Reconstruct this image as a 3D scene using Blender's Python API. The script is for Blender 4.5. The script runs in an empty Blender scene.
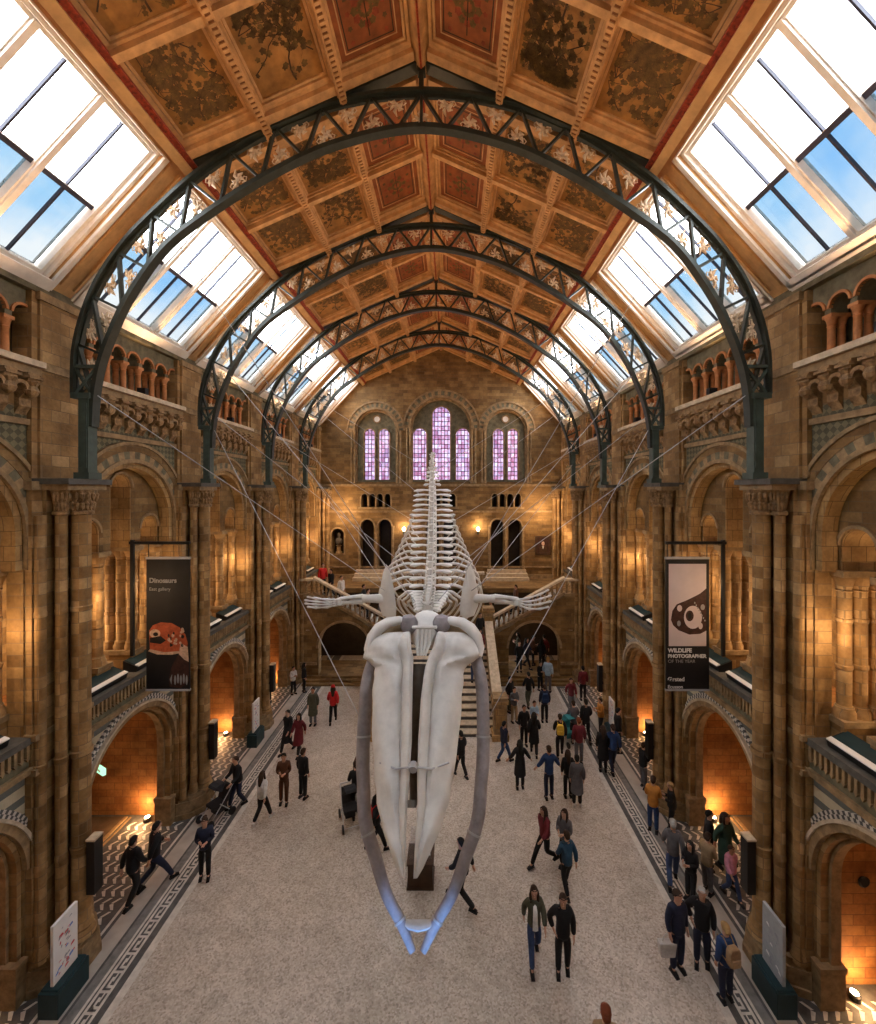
import bpy, bmesh, math, random
from mathutils import Vector, Matrix
PI = math.pi
random.seed(7)
SC = bpy.context.scene
COL = SC.collection

# ---------------------------------------------------------------- mesh builder
class MB:
    def __init__(s):
        s.v = []; s.f = []; s.m = []
    def add(s, vs, fs, m=0):
        o = len(s.v); s.v += [tuple(p) for p in vs]
        for f in fs:
            s.f.append(tuple(i + o for i in f)); s.m.append(m)
    def box(s, x0, x1, y0, y1, z0, z1, m=0):
        s.add([(x0,y0,z0),(x1,y0,z0),(x1,y1,z0),(x0,y1,z0),(x0,y0,z1),(x1,y0,z1),(x1,y1,z1),(x0,y1,z1)],
              [(0,3,2,1),(4,5,6,7),(0,1,5,4),(1,2,6,5),(2,3,7,6),(3,0,4,7)], m)
    def prism(s, poly, ax, lo, hi, m=0):
        n = len(poly)
        def P(p, d):
            return (d,p[0],p[1]) if ax == 'x' else (p[0],d,p[1]) if ax == 'y' else (p[0],p[1],d)
        vs = [P(p, lo) for p in poly] + [P(p, hi) for p in poly]
        fs = [tuple(range(n)), tuple(range(2*n-1, n-1, -1))]
        fs += [(i, i+n, (i+1) % n + n, (i+1) % n) for i in range(n)]
        s.add(vs, fs, m)
    def lathe(s, cx, cy, prof, n=12, m=0, a0=0):
        vs = []; fs = []
        for r, z in prof:
            for i in range(n):
                t = a0 + 2*PI*i/n
                vs.append((cx + r*math.cos(t), cy + r*math.sin(t), z))
        for j in range(len(prof)-1):
            for i in range(n):
                a = j*n+i; b = j*n+(i+1) % n
                fs.append((a, b, b+n, a+n))
        fs.append(tuple(range(n-1, -1, -1))); k = (len(prof)-1)*n
        fs.append(tuple(range(k, k+n)))
        s.add(vs, fs, m)
    def cyl(s, cx, cy, r, z0, z1, n=12, m=0):
        s.lathe(cx, cy, [(r, z0), (r, z1)], n, m)
    def tube(s, pts, rad, n=8, m=0, flat=1.0, up=None):
        pts = [Vector(p) for p in pts]; N = len(pts)
        if not hasattr(rad, '__len__'): rad = [rad]*N
        vs = []; fs = []; prev = None
        for i, p in enumerate(pts):
            t = (pts[min(i+1, N-1)] - pts[max(i-1, 0)]).normalized()
            ref = Vector(up) if up else (prev if prev is not None else (Vector((0,0,1)) if abs(t.z) < .9 else Vector((1,0,0))))
            a = (ref - t*ref.dot(t))
            if a.length < 1e-6: a = t.orthogonal()
            a.normalize(); b = t.cross(a); prev = a
            for k in range(n):
                c = 2*PI*k/n
                vs.append(p + a*math.cos(c)*rad[i]*flat + b*math.sin(c)*rad[i])
        for j in range(N-1):
            for k in range(n):
                a_ = j*n+k; b_ = j*n+(k+1) % n
                fs.append((a_, b_, b_+n, a_+n))
        fs.append(tuple(range(n-1, -1, -1))); k = (N-1)*n
        fs.append(tuple(range(k, k+n)))
        s.add(vs, fs, m)
    def sweep_xz(s, path, ht, hw, m=0, y=0):
        P = [Vector((p[0], p[1])) for p in path]; N = len(P); vs = []; fs = []
        for i in range(N):
            t = (P[min(i+1, N-1)] - P[max(i-1, 0)]).normalized(); nn = Vector((-t.y, t.x))
            a = P[i] + nn*ht; b = P[i] - nn*ht
            vs += [(a.x, y-hw, a.y), (a.x, y+hw, a.y), (b.x, y+hw, b.y), (b.x, y-hw, b.y)]
        for i in range(N-1):
            for k in range(4):
                fs.append((i*4+k, i*4+(k+1) % 4, i*4+4+(k+1) % 4, i*4+4+k))
        fs += [(0,3,2,1), (N*4-4, N*4-3, N*4-2, N*4-1)]
        s.add(vs, fs, m)
    def ring(s, ax, c, zc, r0, r1, lo, hi, m=0, n=24, a0=0, a1=PI, alt=None, leg=0):
        """arch ring of n voussoirs, axis of the barrel = ax"""
        def P(u, z, d):
            return (d,u,z) if ax == 'x' else (u,d,z)
        for i in range(n):
            t0 = a0+(a1-a0)*i/n; t1 = a0+(a1-a0)*(i+1)/n
            q = [(c+r0*math.cos(t0), zc+r0*math.sin(t0)), (c+r1*math.cos(t0), zc+r1*math.sin(t0)),
                 (c+r1*math.cos(t1), zc+r1*math.sin(t1)), (c+r0*math.cos(t1), zc+r0*math.sin(t1))]
            vs = [P(u, z, lo) for u, z in q] + [P(u, z, hi) for u, z in q]
            fs = [(0,1,2,3), (7,6,5,4), (0,3,7,4), (1,5,6,2)]
            if i == 0: fs.append((0,4,5,1))
            if i == n-1: fs.append((3,2,6,7))
            s.add(vs, fs, alt if (alt is not None and i % 2) else m)
        if leg:
            for sg in (-1, 1):
                u0, u1 = sorted((c+sg*r0, c+sg*r1))
                if ax == 'x': s.box(lo, hi, u0, u1, zc-leg, zc, m)
                else: s.box(u0, u1, lo, hi, zc-leg, zc, m)
    def arcade(s, ax, u0, u1, z0, z1, ops, lo, hi, m=0, n=16):
        """solid wall with round arched openings (centre, half width, bottom, spring)"""
        def B(a, b, c, d):
            if b-a < 1e-4 or d-c < 1e-4: return
            if ax == 'x': s.box(lo, hi, a, b, c, d, m)
            else: s.box(a, b, lo, hi, c, d, m)
        u = u0
        for c, hw, zb, zs in sorted(ops):
            B(u, c-hw, z0, z1); B(c-hw, c+hw, z0, zb)
            top = [(c+hw*math.cos(PI*i/n), zs+hw*math.sin(PI*i/n)) for i in range(n+1)]
            h = n//2
            s.prism([(c+hw, z1)] + [(c, z1)] + top[:h+1][::-1], ax, lo, hi, m)
            s.prism([(c, z1), (c-hw, z1)] + top[h:][::-1], ax, lo, hi, m)
            u = c+hw
        B(u, u1, z0, z1)
    def xf(s, M, start=0):
        for i in range(start, len(s.v)): s.v[i] = tuple(M @ Vector(s.v[i]))
    def mesh(s, name, mats, smooth=False, fix=True):
        me = bpy.data.meshes.new(name); me.from_pydata(s.v, [], s.f)
        if not isinstance(mats, (list, tuple)): mats = [mats]
        for q in mats: me.materials.append(q)
        me.polygons.foreach_set('material_index', s.m)
        if fix:
            bm = bmesh.new(); bm.from_mesh(me); bmesh.ops.recalc_face_normals(bm, faces=bm.faces); bm.to_mesh(me); bm.free()
        if smooth: me.shade_smooth(); 
        if smooth == 'auto': me.set_sharp_from_angle(angle=math.radians(40))
        me.update(); return me

def mirror(me):
    k = me.name + '_m'
    if k in bpy.data.meshes: return bpy.data.meshes[k]
    m2 = me.copy(); m2.name = k
    bm = bmesh.new(); bm.from_mesh(m2)
    for v in bm.verts: v.co.x = -v.co.x
    bmesh.ops.reverse_faces(bm, faces=bm.faces); bm.to_mesh(m2); bm.free(); return m2

def put(name, me, parent=None, loc=(0,0,0), rot=(0,0,0), side=1, label=None, cat=None, group=None, kind=None, scale=None):
    if me is not None and side < 0: me = mirror(me)
    o = bpy.data.objects.new(name, me); COL.objects.link(o)
    if parent: o.parent = parent
    o.location = loc; o.rotation_euler = rot
    if scale: o.scale = scale
    if label: o['label'] = label
    if cat: o['category'] = cat
    if group: o['group'] = group
    if kind: o['kind'] = kind
    return o

# ---------------------------------------------------------------- materials
def nt(name):
    m = bpy.data.materials.new(name); m.use_nodes = True
    t = m.node_tree; t.nodes.clear()
    out = t.nodes.new('ShaderNodeOutputMaterial')
    return m, t, out
def N(t, typ, **kw):
    n = t.nodes.new(typ)
    for k, v in kw.items():
        if k.startswith('i_'): n.inputs[k[2:].replace('_', ' ')].default_value = v
        elif isinstance(k, str) and k.startswith('n'): n.inputs[int(k[1:])].default_value = v
        else: setattr(n, k, v)
    return n
def math_(t, op, a, b=None, c=None):
    n = t.nodes.new('ShaderNodeMath'); n.operation = op
    for i, x in enumerate((a, b, c)):
        if x is None: continue
        if isinstance(x, (int, float)): n.inputs[i].default_value = x
        else: t.links.new(x, n.inputs[i])
    return n.outputs[0]
def mixc(t, f, a, b, mode='MIX'):
    n = t.nodes.new('ShaderNodeMix'); n.data_type = 'RGBA'; n.blend_type = mode
    for i, x in ((0, f), (6, a), (7, b)):
        if isinstance(x, (int, float)): n.inputs[i].default_value = x
        elif isinstance(x, tuple): n.inputs[i].default_value = (*x, 1) if len(x) == 3 else x
        else: t.links.new(x, n.inputs[i])
    return n.outputs[2]
def wallcoord(t):
    g = N(t, 'ShaderNodeNewGeometry'); sp = N(t, 'ShaderNodeSeparateXYZ'); t.links.new(g.outputs['Position'], sp.inputs[0])
    sn = N(t, 'ShaderNodeSeparateXYZ'); t.links.new(g.outputs['True Normal'], sn.inputs[0])
    ax = math_(t, 'ABSOLUTE', sn.outputs[0]); az = math_(t, 'ABSOLUTE', sn.outputs[2])
    fx = math_(t, 'GREATER_THAN', ax, .6); fz = math_(t, 'GREATER_THAN', az, .75)
    u = N(t, 'ShaderNodeMix'); t.links.new(fx, u.inputs[0]); t.links.new(sp.outputs[0], u.inputs[2]); t.links.new(sp.outputs[1], u.inputs[3])
    v = N(t, 'ShaderNodeMix'); t.links.new(fz, v.inputs[0]); t.links.new(sp.outputs[2], v.inputs[2]); t.links.new(sp.outputs[1], v.inputs[3])
    c = N(t, 'ShaderNodeCombineXYZ'); t.links.new(u.outputs[0], c.inputs[0]); t.links.new(v.outputs[0], c.inputs[1])
    return c.outputs[0], sp, g
def bsdf(t, out, col, rough=.7, metal=0, spec=.3, bump=None, bstr=.3):
    b = N(t, 'ShaderNodeBsdfPrincipled'); b.inputs['Roughness'].default_value = rough; b.inputs['Metallic'].default_value = metal
    b.inputs['Specular IOR Level'].default_value = spec
    if isinstance(col, tuple): b.inputs['Base Color'].default_value = (*col, 1)
    else: t.links.new(col, b.inputs['Base Color'])
    if bump is not None:
        bn = N(t, 'ShaderNodeBump'); bn.inputs['Strength'].default_value = bstr; bn.inputs['Distance'].default_value = .03
        t.links.new(bump, bn.inputs['Height']); t.links.new(bn.outputs[0], b.inputs['Normal'])
    t.links.new(b.outputs[0], out.inputs[0]); return b
def noise(t, vec, scale, detail=3, rough=.6):
    n = N(t, 'ShaderNodeTexNoise'); n.inputs['Scale'].default_value = scale; n.inputs['Detail'].default_value = detail
    n.inputs['Roughness'].default_value = rough
    if vec is not None: t.links.new(vec, n.inputs['Vector'])
    return n.outputs['Fac']
def ramp(t, f, stops):
    r = N(t, 'ShaderNodeValToRGB'); e = r.color_ramp.elements
    while len(e) < len(stops): e.new(.5)
    for i, (p, c) in enumerate(stops): e[i].position = p; e[i].color = (*c, 1)
    t.links.new(f, r.inputs[0]); return r.outputs[0]

def stone(name, c1, c2, c3, mortar, bw=.62, rh=.24, bstr=.5, rough=.75, bands=False, pattern=None):
    m, t, out = nt(name); wc, sp, g = wallcoord(t)
    br = N(t, 'ShaderNodeTexBrick'); br.inputs['Scale'].default_value = 1; br.inputs['Brick Width'].default_value = bw
    br.inputs['Row Height'].default_value = rh; br.inputs['Mortar Size'].default_value = .007; br.inputs['Mortar Smooth'].default_value = .3
    br.inputs['Color1'].default_value = (0,0,0,1); br.inputs['Color2'].default_value = (1,1,1,1); br.inputs['Mortar'].default_value = (.5,.5,.5,1)
    br.inputs['Bias'].default_value = 0
    t.links.new(wc, br.inputs['Vector'])
    # one random tone for each block
    k_ = lambda c: tuple(c2[i]*.45+c[i]*.55 for i in range(3))
    tone = ramp(t, br.outputs['Color'], [(0, k_(c1)), (.5, c2), (1, k_(c3))])
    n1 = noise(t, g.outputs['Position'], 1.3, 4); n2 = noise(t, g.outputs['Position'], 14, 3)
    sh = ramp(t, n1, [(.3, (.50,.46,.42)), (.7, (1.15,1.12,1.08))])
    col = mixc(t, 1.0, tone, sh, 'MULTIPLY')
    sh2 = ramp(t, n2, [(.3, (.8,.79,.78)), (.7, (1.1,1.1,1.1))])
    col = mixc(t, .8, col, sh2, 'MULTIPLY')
    if bands:
        w = math_(t, 'FRACT', math_(t, 'MULTIPLY', sp.outputs[2], 1/1.44))
        fb = math_(t, 'LESS_THAN', w, .34)
        col = mixc(t, math_(t, 'MULTIPLY', fb, .55), col, (.30,.27,.22))
    col = mixc(t, br.outputs['Fac'], col, mortar)
    if pattern:
        z = sp.outputs[2]; sn_ = N(t, 'ShaderNodeSeparateXYZ'); t.links.new(g.outputs['True Normal'], sn_.inputs[0]); FX = math_(t, 'GREATER_THAN', math_(t, 'ABSOLUTE', sn_.outputs[0]), .95)
        for (za, zb, ca, cb, px, pz) in pattern:
            msk = math_(t, 'MULTIPLY', FX, math_(t, 'MULTIPLY', math_(t, 'GREATER_THAN', z, za), math_(t, 'LESS_THAN', z, zb)))
            if px:
                mp = N(t, 'ShaderNodeMapping'); mp.inputs['Rotation'].default_value = (0,0,PI/4); mp.inputs['Scale'].default_value = (px, px, 1)
                t.links.new(wc, mp.inputs[0]); ck = N(t, 'ShaderNodeTexChecker'); ck.inputs['Scale'].default_value = 1
                t.links.new(mp.outputs[0], ck.inputs[0]); ck.inputs[1].default_value = (*ca, 1); ck.inputs[2].default_value = (*cb, 1); pc = ck.outputs[0]
            else:
                f = math_(t, 'FRACT', math_(t, 'MULTIPLY', z, 1/pz)); f = math_(t, 'LESS_THAN', f, .42)
                pc = mixc(t, f, ca, cb)
            pc = mixc(t, .8, pc, sh, 'MULTIPLY')
            col = mixc(t, msk, col, pc)
    inv = math_(t, 'SUBTRACT', 1.0, br.outputs['Fac']); hgt = math_(t, 'ADD', inv, math_(t, 'MULTIPLY', n2, .5))
    bsdf(t, out, col, rough, 0, .25, hgt, bstr); return m

def plain(name, c, rough=.6, metal=0, var=.25, scale=6, bump=.15, spec=.3):
    m, t, out = nt(name); g = N(t, 'ShaderNodeNewGeometry'); tc = N(t, 'ShaderNodeTexCoord')
    n1 = noise(t, tc.outputs['Object'], scale, 4)
    lo = tuple(x*(1-var) for x in c); hi = tuple(min(1, x*(1+var)) for x in c)
    bsdf(t, out, ramp(t, n1, [(.3, lo), (.7, hi)]), rough, metal, spec, n1, bump); return m
def emit(name, c, s):
    m, t, out = nt(name); e = N(t, 'ShaderNodeEmission'); e.inputs[0].default_value = (*c, 1); e.inputs[1].default_value = s
    t.links.new(e.outputs[0], out.inputs[0]); return m

M = {}
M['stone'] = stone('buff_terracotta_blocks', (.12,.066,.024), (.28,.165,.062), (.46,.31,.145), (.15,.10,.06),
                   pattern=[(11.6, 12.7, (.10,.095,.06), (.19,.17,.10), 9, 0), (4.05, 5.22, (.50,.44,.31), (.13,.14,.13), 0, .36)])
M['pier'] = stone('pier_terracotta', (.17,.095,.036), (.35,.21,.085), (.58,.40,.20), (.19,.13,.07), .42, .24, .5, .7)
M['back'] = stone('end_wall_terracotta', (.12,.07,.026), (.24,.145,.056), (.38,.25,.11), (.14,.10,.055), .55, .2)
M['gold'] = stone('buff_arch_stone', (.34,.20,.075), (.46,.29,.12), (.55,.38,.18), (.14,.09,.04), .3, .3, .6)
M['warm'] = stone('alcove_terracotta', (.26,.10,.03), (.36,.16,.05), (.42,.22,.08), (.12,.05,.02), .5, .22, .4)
M['trim'] = plain('moulded_terracotta', (.27,.18,.09), .7, 0, .4, 5, .5)
M['trimdark'] = plain('grey_green_terracotta', (.13,.115,.07), .7, 0, .4, 5, .5)
M['carve'] = plain('carved_terracotta', (.24,.145,.065), .65, 0, .55, 9, .9)
M['orange'] = plain('orange_terracotta', (.42,.17,.06), .55, 0, .3, 6, .4)
M['slate'] = plain('slate_ledge', (.09,.085,.075), .6, 0, .3, 6, .2)
M['paleledge'] = plain('pale_ledge', (.50,.40,.28), .6, 0, .25, 6, .2)
M['iron'] = plain('dark_green_iron', (.028,.036,.028), .42, .2, .3, 5, .1, .5)
M['irongreen'] = plain('grey_green_iron', (.05,.075,.062), .5, .1, .25, 5, .1, .5)
M['scroll'] = plain('gilded_cream_scroll', (.62,.48,.32), .5, .1, .3, 12, .1)
M['ceilwood'] = plain('gilded_ceiling_rib', (.52,.29,.12), .5, 0, .3, 4, .2)
M['ceilbase'] = plain('ceiling_board', (.17,.06,.016), .6, 0, .3, 2, .2)
M['ceilred'] = plain('red_painted_cornice', (.26,.035,.012), .5, 0, .6, 16, .2)
M['board'] = plain('gilt_panel_ground', (.30,.14,.035), .55, 0, .45, 2.4, .1)
M['boardred'] = plain('russet_panel_ground', (.24,.07,.018), .55, 0, .4, 2.4, .1)
M['leaf'] = plain('painted_leaf', (.095,.05,.014), .6, 0, .5, 7, .05)
M['leafgreen'] = plain('painted_olive_leaf', (.13,.075,.018), .6, 0, .4, 7, .05)
M['fruit'] = plain('painted_fruit', (.24,.045,.015), .6, 0, .4, 7, .05)
M['branch'] = plain('painted_branch', (.05,.025,.01), .6, 0, .3, 7, .05)
M['whitewood'] = plain('white_painted_wood', (.74,.69,.62), .5, 0, .12, 4, .1)
M['tanwood'] = plain('tan_painted_wood', (.46,.27,.11), .5, 0, .2, 4, .1)
M['bar'] = plain('dark_glazing_bar', (.035,.035,.055), .5, 0, .2, 4, .1)
M['bone'] = plain('pale_bone', (.70,.68,.64), .6, 0, .14, 2.2, .35)
M['bonegrey'] = plain('grey_bone', (.30,.275,.285), .55, 0, .3, 3.0, .4)
M['bonedark'] = plain('slot_shade_and_bust', (.10,.085,.07), .7, 0, .3, 3.0, .3)
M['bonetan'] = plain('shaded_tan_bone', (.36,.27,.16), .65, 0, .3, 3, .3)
M['steel'] = plain('steel', (.42,.42,.43), .5, .3, .1, 4, 0)
M['black'] = plain('black_plastic', (.012,.012,.013), .45, 0, .2, 4, 0)
M['teal'] = plain('dark_teal_board', (.012,.035,.042), .4, 0, .2, 4, 0)
M['wood'] = plain('dark_brown_wood', (.06,.03,.015), .5, 0, .3, 4, .1)
M['white'] = plain('white_sheet', (.75,.74,.72), .5, 0, .05, 4, 0)
M['frost'] = plain('grey_display_sheet', (.33,.35,.36), .4, 0, .1, 9, 0)
M['path'] = plain('pale_limestone_path', (.40,.36,.31), .45, 0, .2, 1.6, .05)
M['mosdark'] = plain('charcoal_mosaic', (.075,.075,.072), .5, 0, .35, 7, .1)
M['mosgrey'] = plain('grey_mosaic', (.17,.165,.155), .5, 0, .3, 7, .1)
M['moswhite'] = plain('white_mosaic', (.55,.51,.45), .5, 0, .2, 7, .05)
M['mat'] = plain('brown_alcove_floor', (.13,.085,.045), .7, 0, .3, 3, .2)
M['tread'] = plain('grey_stair_stone', (.24,.21,.17), .6, 0, .2, 3, .1)
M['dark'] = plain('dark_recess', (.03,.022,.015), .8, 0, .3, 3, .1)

def floor_mat():
    m, t, out = nt('speckled_terrazzo'); g = N(t, 'ShaderNodeNewGeometry'); P = g.outputs['Position']
    v = N(t, 'ShaderNodeTexVoronoi'); v.inputs['Scale'].default_value = 30; t.links.new(P, v.inputs['Vector'])
    sp = N(t, 'ShaderNodeSeparateColor'); t.links.new(v.outputs['Color'], sp.inputs[0])
    c = ramp(t, sp.outputs[0], [(0, (.30,.255,.215)), (.2, (.41,.355,.305)), (.6, (.49,.435,.38)), (1, (.58,.52,.46))])
    n1 = noise(t, P, .35, 4); c = mixc(t, 1, c, ramp(t, n1, [(.3, (.80,.78,.74)), (.7, (1.08,1.07,1.06))]), 'MULTIPLY')
    n2 = noise(t, P, 3, 4); c = mixc(t, .6, c, ramp(t, n2, [(.35, (.82,.80,.76)), (.65, (1.1,1.1,1.1))]), 'MULTIPLY')
    bsdf(t, out, c, .42, 0, .4, n2, .05); return m
M['floor'] = floor_mat()

def glass_mat(name, tint, sky_fade, fade_col, fade_fac):
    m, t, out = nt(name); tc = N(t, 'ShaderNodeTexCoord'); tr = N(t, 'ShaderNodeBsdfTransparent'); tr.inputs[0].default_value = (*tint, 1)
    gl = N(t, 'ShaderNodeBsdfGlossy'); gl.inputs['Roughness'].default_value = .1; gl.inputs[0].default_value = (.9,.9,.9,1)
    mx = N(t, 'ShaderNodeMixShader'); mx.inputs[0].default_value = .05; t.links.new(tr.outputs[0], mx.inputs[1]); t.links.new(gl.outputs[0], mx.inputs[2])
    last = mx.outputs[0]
    if sky_fade:
        # sky seen outside painted into the pane: blue fading to grey downslope
        tl = N(t, 'ShaderNodeBsdfTransparent'); tl.inputs[0].default_value = (*fade_col, 1)
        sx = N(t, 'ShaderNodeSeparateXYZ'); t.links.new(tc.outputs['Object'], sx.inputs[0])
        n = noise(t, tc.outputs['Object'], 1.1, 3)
        f = math_(t, 'ADD', math_(t, 'MULTIPLY', sx.outputs[0], fade_fac), math_(t, 'MULTIPLY', math_(t, 'SUBTRACT', n, .5), 1.2))
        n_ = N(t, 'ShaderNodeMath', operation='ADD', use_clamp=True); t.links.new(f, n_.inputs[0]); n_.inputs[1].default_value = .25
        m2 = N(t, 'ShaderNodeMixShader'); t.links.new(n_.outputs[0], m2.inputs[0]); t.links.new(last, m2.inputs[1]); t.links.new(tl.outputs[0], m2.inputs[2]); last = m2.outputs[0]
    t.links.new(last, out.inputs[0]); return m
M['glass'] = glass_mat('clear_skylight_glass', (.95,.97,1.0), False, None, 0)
M['glassblue'] = glass_mat('painted_sky_glass', (.14,.215,.275), True, (.25,.26,.265), .45)  # blue of the sky beyond painted into the lower panes

def stained():
    m, t, out = nt('pale_stained_glass'); wc, sp, g = wallcoord(t)
    br = N(t, 'ShaderNodeTexBrick'); br.offset = 0; br.inputs['Scale'].default_value = 1; br.inputs['Brick Width'].default_value = .22; br.inputs['Row Height'].default_value = .3
    br.inputs['Mortar Size'].default_value = .022; t.links.new(wc, br.inputs['Vector'])
    br.inputs['Color1'].default_value = (.55,.40,.50,1); br.inputs['Color2'].default_value = (.80,.74,.80,1); br.inputs['Mortar'].default_value = (.12,.06,.07,1)
    n = noise(t, g.outputs['Position'], 7, 3); c = mixc(t, .75, br.outputs['Color'], ramp(t, n, [(.35, (.85,.55,.62)), (.5, (1,.93,.96)), (.65, (.85,.92,.97))]), 'MULTIPLY')
    c = mixc(t, 1, c, (.43,.42,.43), 'MULTIPLY')
    tr = N(t, 'ShaderNodeBsdfTransparent'); t.links.new(c, tr.inputs[0]); t.links.new(tr.outputs[0], out.inputs[0]); return m
M['stained'] = stained()
# ================================================================ SETTING
L = 4.62; P0 = 9.28; YB = P0 + 4*L; YR = P0 - 3*L
PIERS = [P0 + L*k for k in range(-3, 4)]
BAYS = [P0 + L*(k+.5) for k in range(-3, 4)]
DET = BAYS[2:]                                  # bays the picture looks at
ANG = math.atan2(2.34, 5.27)

# ---- floor
F = .75; KX = .932
mb = MB()
strips = [(0, 6.42, 0), (6.42, 6.60, 1), (6.60, 6.72, 2), (6.72, 7.10, 2), (7.10, 7.16, 1), (7.16, 7.36, 3), (7.36, 7.42, 2), (7.42, 7.86, 4), (7.86, 7.95, 2), (7.95, 8.02, 1), (8.02, 8.10, 2), (8.10, 12.9, 2)]
for a, b, m in strips:
    for s in (-1, 1):
        x0, x1 = sorted((s*a*KX, s*b*KX)); mb.add([(x0,YR-.5,F),(x1,YR-.5,F),(x1,YB+1,F),(x0,YB+1,F)], [(0,1,2,3)], m)
mb.box(-12, 12, YR-.5, YB+1, F-.3, F-.001, 2)
floor = put('floor', mb.mesh('floor', [M['floor'], M['moswhite'], M['mosdark'], M['mosgrey'], M['path']], fix=False), kind='structure')
mb = MB()
y = 3.0; p = .36
def q(x0, x1, y0, y1, m=0):
    x0, x1 = x0*KX, x1*KX; mb.add([(x0,y0,F+.004),(x1,y0,F+.004),(x1,y1,F+.004),(x0,y1,F+.004)], [(0,1,2,3)], m)
while y < 22.0:
    q(6.76, 6.82, y, y+p); q(7.0, 7.06, y, y+p)
    q(6.82, 6.95, y, y+.05); q(6.90, 6.95, y, y+.2); q(6.82, 7.0, y+.27, y+.32); q(6.87, 6.90, y+.12, y+.32)
    y += p
key = mb.mesh('key_border', M['moswhite'], fix=False)
for s in (1, -1): put('mosaic_key_border', key, floor, side=s)
mb = MB()
for i in range(9):
    for j in range(7):
        ya = -1.55 + i*.35; xa = 7.62 + j*.24
        mb.add([(xa,ya,F+.004),(xa+.07,ya,F+.004),(xa+.19,ya+.13,F+.004),(xa+.12,ya+.17,F+.004)], [(0,1,2,3)])
        mb.add([(xa+.12,ya+.17,F+.004),(xa+.19,ya+.17,F+.004),(xa+.07,ya+.31,F+.004),(xa,ya+.31,F+.004)], [(0,1,2,3)])
chev = mb.mesh('chevron_mosaic', M['moswhite'], fix=False)
mb = MB(); mb.box(9.6, 11.7, -1.75, 1.75, F, F+.03, 0); mb.box(9.5, 9.6, -1.75, 1.75, F, F+.04, 1); mb.box(9.38, 9.44, -1.75, 1.75, F, F+.02, 1); 
alc = mb.mesh('alcove_floor', [M['mat'], M['trim']])
for b in DET:
    for s in (1, -1):
        put('chevron_mosaic', chev, floor, (0, b, 0), side=s); put('alcove_floor', alc, floor, (0, b, 0), side=s)

# ---- side walls
GR, GS = 1.6, 3.35          # ground arch radius and spring
UR, US = 1.62, 10.15        # upper arch
mb = MB()
for b in BAYS:
    mb.arcade('x', b-L/2, b+L/2, 0, 5.3, [(b, GR, 0, GS)], 8.0, 8.38)
    mb.arcade('x', b-L/2, b+L/2, 5.3, 13.6, [(b, UR, 5.3, US)], 8.0, 8.34)
mb.box(8.38, 12.1, YR, YB+.6, 5.02, 5.3, 1)            # gallery floor slab
mb.box(11.8, 12.1, YR, YB+.6, 0, 5.02, 1); mb.box(11.8, 12.1, YR, YB+.6, 5.3, 13.5, 0)
mb.box(8.34, 12.1, YR, YB+.6, 13.4, 13.6, 0)
mb.box(8.8, 12.1, YB+.02, YB+.4, 0, 13.5, 0); mb.box(8.4, 12.1, YR-.3, YR, 0, 13.5, 0)
mb.box(9.0, 9.2, YR, YB+.6, 13.6, 15.1, 2)
mb.box(7.86, 9.25, YR, YB+.6, 15.1, 15.35, 2)
for y in PIERS: mb.box(8.38, 11.8, y-.45, y+.45, 0, 5.02, 1)
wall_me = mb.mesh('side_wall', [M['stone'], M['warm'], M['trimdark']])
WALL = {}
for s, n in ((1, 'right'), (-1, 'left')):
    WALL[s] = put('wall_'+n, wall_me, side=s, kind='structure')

def per_bay(name, me, bays, parents=None, off=(0,0,0)):
    r = {}
    for b in bays:
        for s in (1, -1):
            par = WALL[s] if parents is None else parents[(b, s)]
            loc = (0, b, 0) if parents is None else (0, 0, 0)
            r[(b, s)] = put(name, me, par, (loc[0]+s*off[0], loc[1]+off[1], loc[2]+off[2]), side=s)
    return r

# ground arch mouldings
mb = MB()
mb.ring('x', 0, GS, GR-.09, GR, 8.02, 8.38, 0, 28, leg=GS)
mb.ring('x', 0, GS, GR-.15, GR-.09, 8.18, 8.38, 1, 28, leg=GS)
mb.ring('x', 0, GS, GR, GR+.14, 7.9, 8.05, 1, 28)
mb.ring('x', 0, GS, GR+.14, GR+.20, 7.86, 8.05, 2, 28)
mb.ring('x', 0, GS, GR+.20, GR+.27, 7.95, 8.05, 3, 90, alt=4); mb.ring('x', 0, GS, GR+.27, GR+.34, 7.94, 8.05, 4, 90, alt=3)
for u in (-1, 1):
    mb.box(7.93, 8.42, *sorted((u*(GR-.2), u*(GR+.02))), 0, F+.75, 1); mb.box(7.9, 8.44, *sorted((u*(GR-.23), u*(GR+.02))), F+.75, F+.85, 1)
per_bay('ground_arch', mb.mesh('ground_arch', [M['pier'], M['trim'], M['paleledge'], M['moswhite'], M['mosdark']]), DET)
# inner alcove arch on the alcove's back wall
mb = MB()
mb.arcade('x', -1.86, 1.86, 0, 5.02, [(0, 1.15, 0, 2.9)], 11.2, 11.8, 0)
mb.ring('x', 0, 2.9, 1.15, 1.3, 11.08, 11.3, 1, 24, leg=2.9)
mb.box(11.1, 11.25, -1.86, -1.2, 1.0, 1.14, 1); mb.box(11.1, 11.25, 1.2, 1.86, 1.0, 1.14, 1); mb.box(11.7, 11.79, -1.15, 1.15, 1.0, 1.12, 1)
per_bay('alcove_arch', mb.mesh('alcove_arch', [M['warm'], M['wood']]), DET)

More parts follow.
